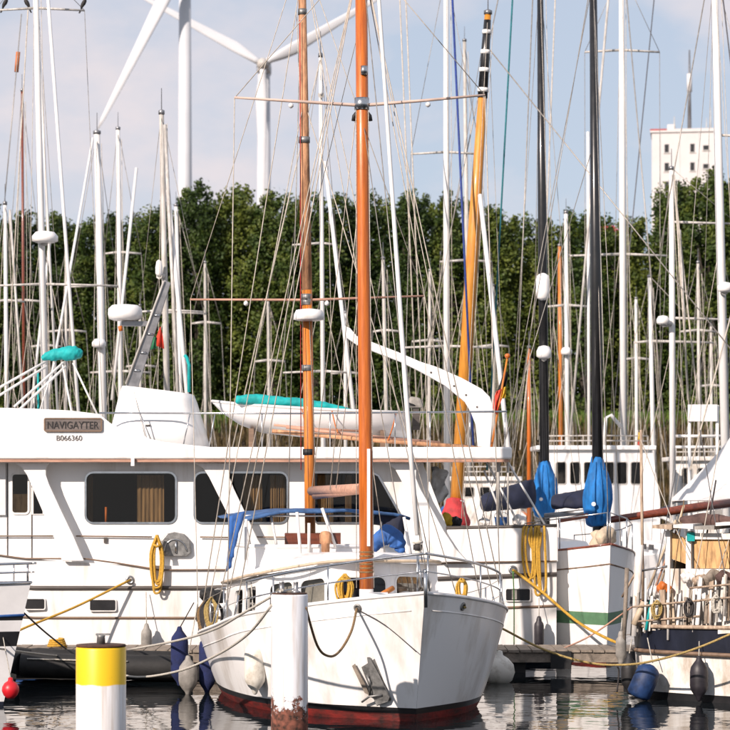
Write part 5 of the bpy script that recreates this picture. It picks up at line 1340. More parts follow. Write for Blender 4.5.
for sd_ in (-1, 1):
    gh.rail(sd_, -.32, .014, 'strake_brown', 'rub_rail', gb, n=22); gh.rail(sd_, .01, .02, 'mahogany', 'gunwale', gb, n=22)
    for s in (.1, 1.0, 2.2, 3.4, 4.8, 6.2):
        MB().tube([gh.S(s, sd_, gh.zs(s), -.05), gh.S(s, sd_, gh.zs(s), -.05) + Vector((0, 0, .55))], .012, 6).build('stanchion', 'steel', gb)
    MB().tube([gh.S(s, sd_, gh.zs(s), -.05) + Vector((0, 0, .54)) for s in (.1, 1, 2.2, 3.4, 4.8, 6.2)], .010, 5).build('lifeline', 'steel', gb)
gc = MB().hexa([gh.P(2.4, -.5, 1.66), gh.P(2.4, .5, 1.66), gh.P(6, .8, 1.45), gh.P(6, -.8, 1.45)], [gh.P(2.8, -.42, 2.0), gh.P(2.8, .42, 2.0), gh.P(5.8, .7, 2.02), gh.P(5.8, -.7, 2.02)]).build('cabin', 'gelcoat', gb, bevel=.05)
gx = Vector((WX(598.5, 45), 45, 1.9)); gt = W(593, -30, 45)
on2 = lambda py: gx.lerp(gt, (WZ(py, 45) - gx.z) / (gt.z - gx.z))
MB().tube([gx, gx.lerp(gt, .5), gt], [.108, .098, .068], 14).build('mast', 'carbon', gb)
mast_cover(gb, gx, on2, 45, 455, 527, 26, 30, 598, seed=5)
rows = []
for j in range(7):
    f = j / 6; a = W(590 - 40 * f, 483 + 8 * f, 45.6); b = W(592 - 42 * f, 513, 45.2); m_ = a.lerp(b, .5) + Vector((0, -.25, 0)); c_ = a.lerp(b, .5) + Vector((0, .25, 0))
    rows.append([a, m_, b, c_])
MB().loft(rows, True, True).build('sail_cover', 'navy_canvas', gb)
MB().tube([W(600, 510, 45), W(545, 516, 45.6)], .05, 8).build('boom', 'alu_grey', gb)
MB().hexa([W(558, 523, 44), W(588, 518, 44), W(588, 518, 44.4), W(558, 523, 44.4)], [W(558, 519, 44), W(588, 513, 44), W(588, 513, 44.4), W(558, 519, 44.4)]).build('wash_board', 'mahogany', gb)
for sd_, s in ((-1, 3.6), (1, 3.6), (-1, 4.6), (1, 4.6)):
    line('shroud', on2(-20 if s < 4 else 140), gh.S(s, sd_, gh.zs(s)), .007, 'wire', gb)
line('forestay', gt, gh.P(.1, 0, 2.0), .008, 'wire', gb); line('backstay', gt, gh.P(8.1, 0, 1.5), .008, 'wire', gb)
MB().lathe(gh.P(.7, 0, 1.9), [(.12, 0), (.16, .1), (.1, .2), (.14, .28), (.05, .33)], 14).build('windlass', 'cream', gb)
tag(canvas_roll([gh.P(.35, -.1, 2.06), gh.P(.5, .1, 2.16), gh.P(.7, .25, 2.08)], [.08, .15, .08], wob=.3, seed=12).build('bow_bundle', 'cream'), 'cream bundle of canvas lying on the bow of the green banded boat', 'bundle')
bg_boat('sailboat with tall white mast and wide crosstrees right of the black masts', (621.5, -30), 624, 77, 7.0, AW, [(50, 585, 660), (254, 570, 668)], [((610, -20), (568, 460), 2.4, AO, -2), ((626, -10), (668, 470), 1.2, 'wire', -2), ((588, 132), (589, 450), 3.2, AW, -2), ((556, -20), (538, 440), 1.3, 'wire_tan', -2)], hull_m='gelcoat_b')
bg_boat('sailboat with white mast and upper crosstree in front of the tower block', (671.5, 168), 673, 63, 6.4, AW, [(222, None, 738), (318, None, 735)], [((674, 175), (690, 420), 1.6, 'wire_tan', -2), ((676, 200), (702, 440), 1.6, 'wire_tan', -2), ((680, 230), (688, 400), 2.0, AO, -1)], dome=(663, 320, 13, 9))
t, h, bs, tp, on = bg_boat('sailboat with thick white mast at the right edge and white tented cover', (714, -30), 728, 51, 9.2, AW, [(135, None, 760)], [((736, -30), (745, 300), 3.4, AW, -1), ((722, -10), (742, 160), 1.4, 'wire_dark', -1), ((706, -10), (660, 250), 1.2, 'wire', -2), ((735, 300), (690, 470), 1.6, 'wire_tan', -2)], dome=(725, 287, 15, 10), beam=1.3)
MB().tube([W(730, 503, 47), W(700, 507, 46.6), W(605, 520.5, 45.2)], [.09, .09, .06], 10).build('wooden_boom', 'mahogany', t)
# white tent over the boom
rows = []
for j in range(10):
    f = j / 9; X0 = 738 - 66 * f; yr = 424 + 74 * f ** .8; yb = 500
    a = W(X0, yr, 49 - 1.0 * f); 
    rows.append([W(X0, yb, 47.2 - f), a.lerp(W(X0, yb, 47.2 - f), .4) + Vector((0, 0, -.10 + .05 * math.sin(j * 3))), a, a.lerp(W(X0, yb, 50.6 - f), .4) + Vector((0, 0, -.1)), W(X0, yb, 50.6 - f)])
o = MB().grid(rows).build('boom_tent', 'white_canvas', t); so = o.modifiers.new('t', 'SOLIDIFY'); so.thickness = .02
bg_boat('sailboat with a thin short white mast and low crosstree near the tower block', (649.5, 276), 655, 90, 4.6, AW, [(341, 634, 714)], [((655, -10), (608, 470), 1.1, 'wire_dark', -2)])
bg_boat('sailboat with white mast and small dome left of the right black mast', (566, 212), 568, 90, 4.8, AW, [(254, 571, None), (305, 547, 590)], [], dome=(566.5, 351, 11, 8))
bg_boat('sailboat with slender orange mast between the two black masts', (559.5, 245), 561.5, 103, 4.4, 'varnish_light', [], [], beam=1.0)
bg_boat('sailboat with short orange mast just left of the left black mast', (529, 347), 529, 77, 4.2, 'varnish', [], [((529, 360), (520, 450), 1.3, 'wire_tan', -2)], beam=1.0)
bg_boat('sailboat with thin grey mast right of the tower block mast', (698, 262), 700, 90, 3.6, AO, [(330, 680, 716)], [])
bg_boat('sailboat with short grey mast behind the wooden mast crosstree', (430, 270), 428, 103, 3.6, AO, [(340, 412, 446)], [])
bg_boat('sailboat with thin pale mast far behind between the turbine and the spreader', (268, 300), 270, 103, 3.2, AO, [(360, 255, 285)], [], beam=1.0)

for px_, yt_, w_, lab in ((346, 312, 3.4, 'far sailboat with thin mast just left of the tall orange mast'), (494, 285, 3.6, 'far sailboat with thin mast right of the leaning wooden mast'), (637, 298, 3.6, 'far sailboat with thin mast right of the tall white crosstree mast'), (712, 325, 3.2, 'far sailboat with thin mast beside the blank white board'), (206, 262, 3.2, 'far sailboat with thin mast right of the roof housing'), (141, 305, 3.0, 'far sailboat with thin mast behind the yacht radar dome'), (46, 285, 3.0, 'far sailboat with thin mast behind the tallest left mast')):
    bg_boat(lab, (px_ - 1, yt_), px_, 103.5 if px_ not in (206, 712, 141) else 98, w_, random.choice([AW, AO, AO]), [(yt_ + 60, px_ - 15, px_ + 15)], [], beam=1.0, L=6.5)
# white cabin cruisers behind the covers
def cruiser(label, xl, xr, yt, yb, CY, wins, wy, davit=None, m='gelcoat'):
    cc = thing('cabin_cruiser', label, 'motor boat', (WX((xl + xr) / 2, CY + 1.2), CY + 1.2, 0), 'cabin cruisers behind the sailboats')
    Lc = WX(xr, CY) - WX(xl, CY) + 1.2
    h_ = Hull(WX(xr, CY) + 1.0, CY + 1.25, (-1, 0.0), [(0, .001, .001, 1.5), (.8, .7, .45, 1.4), (1.8, 1.2, .95, 1.3), (Lc - .6, 1.3, 1.1, 1.2), (Lc, 1.3, 1.1, 1.2)], rake=.6)
    mb = MB(); h_.side(mb, .1, lambda s: h_.zs(s), ns=18, nz=4); h_.transom(mb, .1, 1.2); mb.build('hull', 'gelcoat_b', cc)
    mb = MB(); h_.side(mb, -.4, .1, ns=12, nz=2); h_.transom(mb, -.4, .1, 2); mb.build('bottom_paint', 'navy_paint', cc)
    mb = MB(); h_.deck(mb, -.02, 12); mb.build('deck', 'gelcoat_b', cc)
    zd = HY - (1.1 - H0) * F / CY
    holes = [rrect(a_, wy[0], b_, wy[1], 2) for a_, b_ in wins]
    wall = [(xl, yt + 5), (xr - 10, yt + 3), (xr - 2, yb), (xr - 2, zd), (xl, zd)]
    MB().poly([pxy(wall, CY)] + [pxy(l, CY) for l in holes], (0, .06, 0)).build('cabin_wall', m, cc)
    MB().poly([pxy(wall, CY + 2.2)], (0, .06, 0)).build('cabin_wall', m, cc)
    for l in holes:
        f_ = MB().poly([pxy(shrink(l, -.6), CY - .02), pxy(list(reversed(shrink(l, .3))), CY - .02)], (0, .05, 0)).build('window', 'alu_old', cc)
        MB().poly([pxy(shrink(l, .2), CY + .02)], (0, .01, 0)).build('pane', 'glass', f_)
    MB().box((WX(xl - 4, CY), CY - .15, WZ(yt + 5, CY)), (WX(xr - 6, CY), CY + 2.5, WZ(yt + .5, CY))).build('roof', m, cc, bevel=.03)
    MB().box((WX(xl + 1, CY), CY + 1.1, 1.1), (WX(xr - 11, CY), CY + 1.15, WZ(yt + 6, CY))).build('saloon_panel', 'interior', cc)
    for py in (yt - 9, yt - 4):
        MB().tube([W(xl, py, CY), W((xl + xr) / 2, py - .4, CY), W(xr - 14, py, CY)], .018, 6).build('roof_rail', 'alu_old', cc)
    for k_ in range(6):
        px = xl + (xr - 14 - xl) * k_ / 5; MB().tube([W(px, yt - 9, CY), W(px, yt + 1, CY)], .016, 6).build('rail_post', 'alu_old', cc)
    if davit: MB().tube([W(*q_, CY) for q_ in davit], .05, 8).build('davit', 'alu_white', cc)
    return cc
cruiser('white cabin cruiser with square side windows behind the blue mast covers', 540, 662, 445, 500, 69.8, ((556, 566), (570, 580), (584, 592), (603, 614), (617, 627), (631, 642)), (462, 484), ((604, 446), (606, 418), (611, 415), (622, 428)))
cruiser('smaller cream cruiser half hidden behind the white boom tent', 676, 738, 456, 500, 71.5, ((682, 692), (697, 709)), (468, 484), None, 'old_white')
cruiser('low cream cruiser seen under the yacht roof left of the navy sail cover', 452, 528, 476, 505, 84.0, ((464, 474), (480, 490), (496, 506)), (487, 497), None, 'old_white')
CY = 69.8
fl = thing('stern_pennant', 'small yellow and red flag on the cabin cruiser roof', 'flag', tuple(W(640, 446, CY)))
MB().tube([W(637, 446, CY), W(638, 430, CY)], .015, 6).build('staff', 'alu_old', fl)
flag_part('flag_panel', 'flag_yellow', [(638, 432), (637.5, 436), (638, 440)], [(641.5, 433), (642, 437), (642, 440)], fl, CY, .03)
flag_part('flag_panel', 'flag_red', [(638, 440.2), (637.5, 443), (638, 446)], [(642, 440.2), (642.5, 444), (641, 446)], fl, CY, .03)
# white board on a frame
wb = thing('white_board', 'blank white board on a tubular frame in front of the trees at right', 'board', tuple(W(703, 500, 57)))
MB().box((WX(688, 57), 57, WZ(421.5, 57)), (WX(717.5, 57), 57.06, WZ(404.5, 57))).build('panel', 'gelcoat_b', wb, bevel=.01)
for px in (690, 717.9):
    MB().tube([(WX(px, 57), 57.1, .6), (WX(px, 57), 57.1, WZ(405, 57))], .04, 8).build('post', 'alu_white', wb)
for py in (436, 447):
    MB().tube([(WX(676, 57), 57.1, WZ(py, 57)), (WX(722, 57), 57.1, WZ(py, 57))], .035, 8).build('rail', 'alu_white', wb)
MB().box((WX(684, 57), 56.9, -.3), (WX(724, 57), 58.5, .62)).build('base_float', 'teak_grey', wb)

# birds resting in the rigging at far left
def bird(px, py, Y, label, flip=1):
    c_ = W(px, py, Y); t_ = thing('small_bird', label, 'bird', tuple(c_), 'small dark birds in the rigging')
    mb = MB(); rings = []
    for f, r, dz in ((0, .012, -.10), (.15, .03, -.05), (.4, .05, 0), (.65, .05, .06), (.8, .034, .10), (.9, .034, .135), (1.0, .024, .16), (1.06, .006, .165)):
        o_ = c_ + Vector((flip * (f - .5) * .10, 0, .06 + dz)); rings.append([o_ + Vector((math.cos(a) * r, math.sin(a) * r, 0)) for a in [2 * math.pi * i / 8 for i in range(8)]])
    mb.loft(rings, True, True).build('body', 'bird', t_)
    MB().tube([c_ + Vector((flip * .055, 0, .20)), c_ + Vector((flip * .09, 0, .195))], [.008, .002], 5).build('beak', 'bird', t_)
    MB().hexa([c_ + Vector((flip * -.05 - .02, -.012, -.04)), c_ + Vector((flip * -.05 + .02, -.012, -.04)), c_ + Vector((flip * -.05 + .02, .012, -.04)), c_ + Vector((flip * -.05 - .02, .012, -.04))], [c_ + Vector((flip * -.09 - .015, -.012, -.12)), c_ + Vector((flip * -.09 + .015, -.012, -.12)), c_ + Vector((flip * -.09 + .015, .012, -.12)), c_ + Vector((flip * -.09 - .015, .012, -.12))]).build('tail', 'bird', t_)
bird(5, 7, 51.1, 'small dark bird at the far left end of the high crosstree'); bird(27, 7, 51.1, 'small dark bird on the high crosstree beside the mast', -1); bird(83.5, 7.5, 51.1, 'small dark bird at the right tip of the high crosstree')

# ================================================================== cluttered old boat at right
DV = Vector((0.80, -0.60)).normalized(); P0 = Vector((WX(628, 33.9), 33.9))
ob = thing('old_workboat', 'cluttered old boat with navy bulwark over white hull at the right edge', 'boat', (5.6, 33.4, 0))
NV = Vector((-DV.y, DV.x))          # to the far side
def OB(a, b, z): q_ = P0 + DV * a + NV * b; return Vector((q_.x, q_.y, z))
def ob_line(px, py, b=0.0):
    """point on the plane b metres inboard of the near side seen at a photo pixel"""
    k_ = (px - 365) / F; o_ = P0 + NV * b
    a = (k_ * o_.y - o_.x) / (DV.x - k_ * DV.y); q_ = o_ + DV * a
    return Vector((q_.x, q_.y, WZ(py, q_.y)))
def ob_a(px, b=0.0):
    k_ = (px - 365) / F; o_ = P0 + NV * b; return (k_ * o_.y - o_.x) / (DV.x - k_ * DV.y)
stt = [(-.25, .55, .7), (0, .22, .32), (.35, .05, .12), (.9, 0, .06), (2, -.02, .04), (4, 0, .06), (5.5, .35, .5), (6.6, 1.0, 1.15)]   # a, inset at rail, inset at waterline
def obz(a): return 0.98 + .02 * a if a < 1.75 else 1.16 + .03 * a
def ob_strip(z0, z1, m, name, both=True):
    mb = MB()
    for far in ((0, 1) if both else (0,)):
        rows = []
        for j in range(5):
            row = []
            for i in range(41):
                a = -.25 + 6.85 * i / 40; it, iw = lerp_tab(stt, a); a0 = z0(a) if callable(z0) else z0; a1 = z1(a) if callable(z1) else z1
                z = a0 + (a1 - a0) * j / 4; f = max(0, min(1, z / 1.1)); ins = iw + (it - iw) * f
                row.append(OB(a, ins if not far else 2.7 - ins, z))
            rows.append(row)
        mb.grid(rows)
        if far == 0: r0_ = [r_[0] for r_ in rows]; e0 = [r_[-1] for r_ in rows]
    rows2 = [[p_, OB(-.25, 2.7 - (Vector((p_.x, p_.y)) - P0).dot(NV), p_.z)] for p_ in r0_]; mb.grid(rows2, False)
    rows2 = [[p_, OB(6.6, 2.7 - (Vector((p_.x, p_.y)) - P0).dot(NV), p_.z)] for p_ in e0]; mb.grid(rows2, False)
    return mb.build(name, m, ob)
ob_strip(.10, .66, 'old_white', 'lower_hull'); ob_strip(-.5, .10, 'black_paint', 'bottom_paint'); ob_strip(.66, lambda a: obz(a), 'navy_paint', 'bulwark')
mb = MB(); mb.grid([[OB(-.25 + 6.8 * i / 12, .25, .86) for i in range(13)], [OB(-.25 + 6.8 * i / 12, 2.45, .86) for i in range(13)]]); mb.build('deck', 'teak_grey', ob)
def ob_rail(dz, r, m, nm, b=-.02, z=None):
    pts = []
    for i in range(30):
        a = -.2 + 6.6 * i / 29; it, iw = lerp_tab(stt, a); pts.append(OB(a, it + b, (obz(a) + dz) if z is None else z))
    MB().tube(pts, r, 6).build(nm, m, ob)
ob_rail(.02, .03, 'driftwood', 'cap_rail'); ob_rail(0, .03, 'strake_brown', 'rub_rail', -.03, .66)
o = MB().poly([[ob_line(718, 627, -.03), ob_line(745, 619, -.03), ob_line(745, 632, -.03), ob_line(718, 634, -.03)]], (.0, .02, 0)).build('name_plate', 'old_white', ob)
# wheelhouse: posts, boarded panels, roof
hb = .35
za, zb_ = .86, WZ(531, 33.6)
a0, a1 = ob_a(669, hb), ob_a(669, hb) + 2.3
for a, b in ((a0, hb), (a0, 2.2), (a1, hb), (a1, 2.2), (a0 + .33, hb - .001)):
    MB().hexa([OB(a - .04, b - .04, za), OB(a + .04, b - .04, za), OB(a + .04, b + .04, za), OB(a - .04, b + .04, za)], [OB(a - .04, b - .04, zb_), OB(a + .04, b - .04, zb_), OB(a + .04, b + .04, zb_), OB(a - .04, b + .04, zb_)]).build('post', 'old_white', ob)
def board(pa, pb, h0, h1, m, nm='board', th=.03, parent=ob):
    pa, pb = Vector(pa), Vector(pb); d_ = (pb - pa); nrm = Vector((-d_.y, d_.x, 0)).normalized() * th
    return MB().hexa([(pa.x, pa.y, h0[0]), (pb.x, pb.y, h0[1]), (pb.x + nrm.x, pb.y + nrm.y, h0[1]), (pa.x + nrm.x, pa.y + nrm.y, h0[0])], [(pa.x, pa.y, h1[0]), (pb.x, pb.y, h1[1]), (pb.x + nrm.x, pb.y + nrm.y, h1[1]), (pa.x + nrm.x, pa.y + nrm.y, h1[0])]).build(nm, m, parent)
z1_, z2_ = WZ(569, 33.4), WZ(540, 33.4)
board(OB(a0 + .05, hb, 0), OB(a0 + .28, hb, 0), (WZ(560, 33.4), WZ(565, 33.4)), (WZ(533, 33.5), WZ(540, 33.5)), 'plywood', 'shutter')
for k_ in range(3):
    aa = a0 + .40 + k_ * .56
    board(OB(aa, hb, 0), OB(aa + .545, hb, 0), (z1_ + .0, z1_ + .01), (z2_ - .02 * k_, z2_ - .02 * k_), 'plywood', 'shutter')
board(OB(a0, hb - .03, 0), OB(a1, hb - .03, 0), (za, za), (z1_ - .01, z1_ + .02), 'old_white', 'house_side')
board(OB(a0 - .03, 2.2, 0), OB(a0 - .03, hb, 0), (za, za), (z1_ + .15, z1_ + .1), 'cream', 'house_end')
board(OB(a0, 2.2, 0), OB(a1, 2.2, 0), (za, za), (zb_, zb_), 'old_white', 'house_side')
board(OB(a0 + .2, 2.0, 0), OB(a0 + .2, .5, 0), (za, za), (zb_ - .05, zb_ - .05), 'interior', 'house_inside')
board(OB(a0 + .3, hb - .05, 0), OB(a1, hb - .05, 0), (z2_ + .005, z2_ + .02), (z2_ + .09, z2_ + .10), 'old_white', 'eave_board', .05)
rnd = random.Random(4)
for k_ in range(8):
    aa = a0 - .12 + k_ * .33; zz = zb_ + .02 + rnd.uniform(0, .06)
    MB().hexa([OB(aa, hb - .25, zz), OB(aa + .31, hb - .25, zz + rnd.uniform(-.02, .03)), OB(aa + .31, 2.45, zz + .1), OB(aa, 2.45, zz + .1)], [OB(aa, hb - .25, zz + .045), OB(aa + .31, hb - .25, zz + .055), OB(aa + .31, 2.45, zz + .15), OB(aa, 2.45, zz + .15)]).build('roof_board', ['driftwood', 'old_white', 'fender_grey', 'old_white'][k_ % 4], ob)
tag(canvas_roll([OB(a0 + .15, hb, zb_ + .14), OB(a0 + .6, hb + .1, zb_ + .16), OB(a0 + 1.0, hb + .05, zb_ + .13)], [.06, .09, .06], wob=.3, seed=2).build('roof_tarpaulin', 'brown_cloth'), 'crumpled brown tarpaulin on the roof of the cluttered boat', 'tarpaulin')
tag(canvas_roll([OB(a0 + 1.0, hb, zb_ + .15), OB(a0 + 1.7, hb + .1, zb_ + .2), OB(a0 + 2.3, hb + .1, zb_ + .16)], [.08, .11, .1], wob=.25, seed=5).build('roof_tarpaulin', 'driftwood'), 'pale rolled matting on the roof of the cluttered boat', 'matting')
MB().box(tuple(OB(a0 + .36, hb - .12, zb_ - .14)), tuple(OB(a0 + .36, hb - .12, zb_ - .14) + Vector((.1, .08, .12)))).build('side_lamp', 'teal_canvas', ob)
# upright slats along the bulwark
rnd = random.Random(9); sm_ = ['old_white', 'driftwood', 'cream', 'old_white', 'driftwood', 'fender_grey', 'teak_grey']
pxs = 634.0; i = 0
while pxs < 735:
    lean = rnd.uniform(-3, 4); yb = 632 - max(0, pxs - 640) * .13; yt = yb - rnd.uniform(28, 47); w_ = rnd.uniform(1.6, 4.6)
    b_ = .06 + rnd.uniform(-.05, .10)
    q0, q1, q2, q3 = ob_line(pxs, yb, b_), ob_line(pxs + w_, yb, b_), ob_line(pxs + w_ + lean, yt, b_), ob_line(pxs + lean, yt + rnd.uniform(-2, 2), b_)
    MB().poly([[q0, q1, q2, q3]], Vector((NV.x, NV.y, 0)) * rnd.uniform(.02, .05)).build('slat', sm_[rnd.randrange(7)], ob)
    pxs += w_ + rnd.uniform(.3, 2.6); i += 1
for (a_, b_) in (((632, 607), (735, 597)), ((632, 622), (700, 616)), ((690, 588), (735, 584))):
    MB().tube([ob_line(*a_, .0), ob_line(*b_, .0)], .014, 6).build('rail', 'driftwood', ob)
for (x_, yt, yb) in ((645, 578, 633), (668, 555, 640), (693, 590, 632), (710, 590, 625), (724, 575, 615)):
    MB().tube([ob_line(x_, yb, .02), ob_line(x_ + 1, yt, .02)], .018, 6).build('rail_post', 'old_white', ob)
# poles and lines leaning on the boat
GP = 'poles and planks on the cluttered boat'
def pole(a_, b_, r, m, label, b=.5, cat='pole'):
    return tag(MB().tube([ob_line(*a_, b), ob_line(*b_, b + .1)], r, 7).build('leaning_pole', m), label, cat, GP)
pole((643, 600), (641, 430), .022, 'driftwood', 'tall thin bamboo pole standing at the stern of the cluttered boat', .9)
pole((648, 590), (676, 520), .020, 'cream', 'pale pole leaning right against the wheelhouse roof corner', .3)
pole((653, 594), (679, 524), .016, 'pink_wood', 'thin pinkish pole leaning parallel beside the pale one', .35)
pole((659, 590), (684, 505), .016, 'cream', 'thin pale pole leaning highest over the wheelhouse roof', .4)
pole((634, 636), (640, 545), .055, 'old_white', 'thick white-grey pipe standing by the cluttered boat stern', .15, 'pipe')
pole((634, 625), (644, 602), .045, 'cream', 'short beige pipe with open end on the stern rail', -.02, 'pipe')
pole((646, 630), (652, 596), .020, 'teal_canvas', 'short dark teal pole leaning between the slats', -.02)
pole((624, 640), (627, 568), .03, 'teak_grey', 'weathered grey post at the left end of the cluttered boat', -.05, 'post')
pole((705, 545), (716, 480), .012, 'rope_dark', 'dark slanting stick above the wheelhouse roof', .6, 'stick')
for k_, (a_, b_, m) in enumerate((((640, 571), (668, 566), 'alu_grey'), ((622, 597), (636, 572), 'driftwood'))):
    MB().tube([ob_line(*a_, .3), ob_line(*b_, .3)], .016, 6).build('grab_rail', m, ob)
# heaps on the deck, one object each
hp = [(655, 592, .10, 'white_canvas', 'white cloth bundle on the cluttered boat deck'), (664, 588, .09, 'orange', 'small orange bundle on the cluttered boat deck'), (649, 612, .10, 'fender_grey', 'grey bundle low between the slats at the stern'),
      (700, 580, .10, 'driftwood', 'pale driftwood-coloured bundle under the wheelhouse shutter'), (712, 578, .12, 'teak_grey', 'grey bundle under the wheelhouse shutter'), (724, 577, .11, 'brown_cloth', 'brown bundle near the right edge under the shutter'), (688, 577, .09, 'old_white', 'dirty white bundle at the wheelhouse corner'), (727, 600, .10, 'black_rubber', 'black round bundle on the rail at the right edge')]
for k_, (px, py, r, m, lab) in enumerate(hp):
    c_ = ob_line(px, py, .18)
    tag(canvas_roll([c_ + Vector((-r, 0, -r * .4)), c_, c_ + Vector((r * 1.1, 0, -r * .2))], [r * .6, r, r * .5], wob=.35, seed=k_ + 30).build('deck_bundle', m), lab, 'bundle', 'bundles on the cluttered boat')
MB().box(tuple(OB(.35, .9, .86)), tuple(OB(.35, .9, .86) + Vector((.5, .5, .95)))).build('deck_cabinet', 'antifoul', ob)
# coils slung on the rail
for k_, (px, py, m, lab) in enumerate(((657, 600, 'rope_ochre', 'ochre rope coil on the rail left of the wheelhouse'), (689, 598, 'rope_dark', 'dark rope coil on the rail in the middle of the slats'), (716, 594, 'rope_white', 'pale rope coil on the rail below the wheelhouse shutter'))):
    rope_bundle(ob_line(px, py, -.06), .06, .26, 6, m, lab, r=.010, seed=40 + k_, group='rope coils on the cluttered boat', Yd=.02)
for k_, (a_, b_, m) in enumerate((((641, 440), (690, 560), 'wire_tan'), ((676, 470), (650, 600), 'wire_dark'), ((684, 500), (668, 612), 'rope_brown'), ((720, 440), (690, 600), 'wire_tan'), ((700, 430), (728, 590), 'wire_dark'), ((735, 520), (705, 606), 'rope_white'))):
    MB().tube(bez(ob_line(*a_, .4), ob_line(*b_, .05), .05), .007, 4).build('rigging_line', m, ob)
# fenders of that boat
c = ob_line(699, 697, -.17); fender('fender', c, .125, .50, 'fender_black', 'dark purple-black fender with pointed foot on the cluttered boat', c + Vector((.02, .12, .75)), G)
c = ob_line(637, 698, -.32); fender('fender', c, .17, .50, 'fender_blue', 'slanting dirty blue fender at the stern of the cluttered boat', c + Vector((.16, .14, .82)), G, tilt=.42, blunt=True)
c = ob_line(621, 661, -.05); fender('fender', c, .075, .36, 'fender_grey', 'thin grey fender at the left corner of the cluttered boat', c + Vector((.02, .02, .6)), G)
c = ob_line(629, 690, -.12); fender('fender', c, .11, .45, 'black_rubber', 'black fender behind the dirty blue one', c + Vector((.05, .1, .7)), G)

# ================================================================== small boat at the left edge
lb = thing('left_motorboat', 'white motorboat bow with black stripes and steel rail at the left edge', 'motor boat', (-6.5, 33.5, 0))
lh = Hull(WX(31, 32.6), 32.6, (-0.94, 0.34), [(0, .001, .001, 1.66), (.5, .36, .22, 1.64), (1.3, .8, .58, 1.6), (2.6, 1.15, .95, 1.52), (4.5, 1.25, 1.1, 1.42), (6.5, 1.15, 1.0, 1.4)], rake=.42, power=.8)
for z0, z1, m, nm in ((1.21, None, 'gelcoat_b', 'hull'), (1.15, 1.21, 'black_paint', 'stripe'), (1.0, 1.15, 'gelcoat_b', 'hull_panel'), (.80, 1.0, 'black_paint', 'stripe'), (.05, .80, 'gelcoat_b', 'lower_hull'), (-.4, .05, 'navy_paint', 'bottom_paint')):
    mb = MB(); lh.side(mb, z0, (lambda s: lh.zs(s)) if z1 is None else z1, ns=24, nz=4); lh.transom(mb, z0, z1 or 1.4, 2); mb.build(nm, m, lb)
mb = MB(); lh.deck(mb, -.03, 14); mb.build('deck', 'gelcoat_b', lb)
for sd_ in (-1, 1):
    lh.rail(sd_, .0, .02, 'steel', 'gunwale', lb, n=20, off=.005); lh.rail(sd_, -.44, .018, 'mid_blue', 'rub_rail', lb, n=20, off=.004)
    lh.rail(sd_, .26, .015, 'steel', 'bow_rail', lb, n=20, off=-.03); lh.rail(sd_, .14, .009, 'steel', 'mid_rail', lb, n=20, off=-.03)
    for s in (.05, .4, .8, 1.3, 2, 2.8, 3.6):
        p_ = lh.S(s, sd_, lh.zs(s), -.03); MB().tube([p_, p_ + Vector((0, 0, .26))], .011, 6).build('rail_post', 'steel', lb)
MB().hexa([lh.P(1.4, -.6, 1.55), lh.P(1.4, .6, 1.55), lh.P(4, 1, 1.4), lh.P(4, -1, 1.4)], [lh.P(2.2, -.5, 2.05), lh.P(2.2, .5, 2.05), lh.P(3.9, .85, 2.2), lh.P(3.9, -.85, 2.2)]).build('cabin', 'gelcoat', lb, bevel=.05)
MB().lathe(lh.P(.8, .3, 1.6), [(.05, 0), (.1, .04), (.1, .12), (.04, .15)], 12).build('windlass', 'black_rubber', lb)
c = W(10.5, 699, 32.0)
rb = thing('red_buoy', 'round bright red buoy fender hanging at the left boat bow', 'buoy', tuple(c))
MB().lathe(c, [(.01, 0), (.05, .01), (.09, .05), (.115, .11), (.11, .16), (.08, .21), (.035, .24), (.03, .28), (.01, .285)], 22).build('body', 'buoy_red', rb)
line('lanyard', c + Vector((0, 0, .28)), lh.S(.9, 1, lh.zs(.9)), .007, 'rope_white', rb)
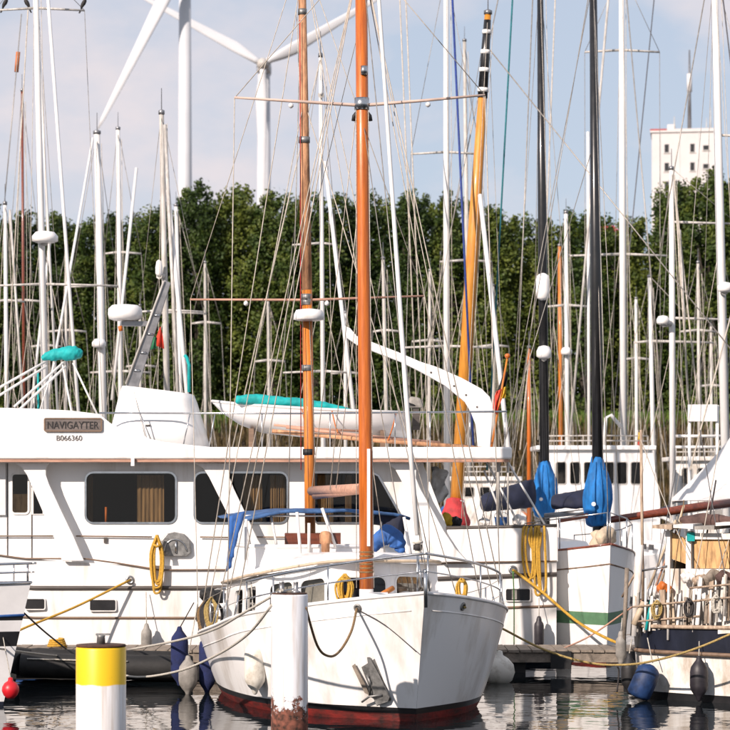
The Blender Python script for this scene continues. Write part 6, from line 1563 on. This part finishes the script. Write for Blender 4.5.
# dark inflatable tender by the dock
it = thing('inflatable_tender', 'dark grey inflatable tender lying low along the dock at left', 'dinghy', (WX(90, 37.3), 37.3, 0))
for sd_, yy in ((-1, 36.75), (1, 37.75)):
    MB().tube(smooth_path([(WX(190, 37.2), yy, .20), (WX(130, 37.2), yy, .22), (WX(60, 37.2), yy, .24), (WX(25, 37.2), yy, .27)], 4), [.12] + [.19] * 11 + [.17], 14).build('side_tube', 'float_dark', it)
MB().tube(smooth_path([(WX(25, 37.2), 36.75, .27), (WX(6, 37.2), 36.95, .32), (WX(0, 37.2), 37.25, .34), (WX(6, 37.2), 37.55, .32), (WX(25, 37.2), 37.75, .27)], 4), .17, 14).build('bow_tube', 'float_dark', it)
MB().box((WX(20, 37.2), 36.8, .05), (WX(180, 37.2), 37.7, .12)).build('floor', 'float_dark', it)
MB().box((WX(182, 37.2), 36.75, -.1), (WX(185, 37.2), 37.75, .45)).build('transom', 'teak_grey', it)
MB().tube([(WX(30, 36.9), 36.57, .36), (WX(75, 36.9), 36.57, .34), (WX(130, 36.9), 36.57, .32)], .012, 5).build('grab_line', 'rope_white', it)
t_ = MB().tube(smooth_path([W(16, 668, 38.2), W(40, 668, 38.2), W(43, 664, 38.2), W(43, 656, 38.2)], 4), .03, 8).build('dock_guard', 'mid_blue', None)
tag(t_, 'short blue guard pipe on the dock edge at left', 'pipe')
fy = W(57, 651, 38.9)
tag(MB().tube([(fy.x + math.cos(k_ * .45) * (.15 - .0008 * k_), fy.y + math.sin(k_ * .45) * (.13 - .0008 * k_), DZ + .018 + .0022 * k_) for k_ in range(60)], .018, 6).build('coiled_rope', 'rope_yellow'), 'small yellow coiled rope lying on the dock at left', 'rope')

# ------------------------------------------------------------------ soft cloth: rounder folds and wrinkles
wr_tex = bpy.data.textures.new('wrinkle', 'CLOUDS'); wr_tex.noise_scale = 0.22; wr_tex.noise_depth = 3
for o in list(bpy.data.objects):
    if o.type == 'MESH' and o.name.split('.')[0] in ('deck_bundle', 'bow_bundle', 'roof_tarpaulin', 'canvas_bundle', 'tarpaulin_roll', 'mast_cover', 'folded_bimini', 'rolled_cover', 'mast_boot') or (o.type == 'MESH' and o.name.startswith('sail_cover') and abs(o.parent.location.y - 50) < 8):
        o.data.polygons.foreach_set('use_smooth', [True] * len(o.data.polygons))
        m_ = o.modifiers.new('round', 'SUBSURF'); m_.levels = 2; m_.render_levels = 2
        d_ = o.modifiers.new('wrinkle', 'DISPLACE'); d_.texture = wr_tex; d_.texture_coords = 'LOCAL'; d_.strength = 0.06 if o.name.startswith(('mast_cover', 'sail_cover')) else 0.07; d_.mid_level = 0.5
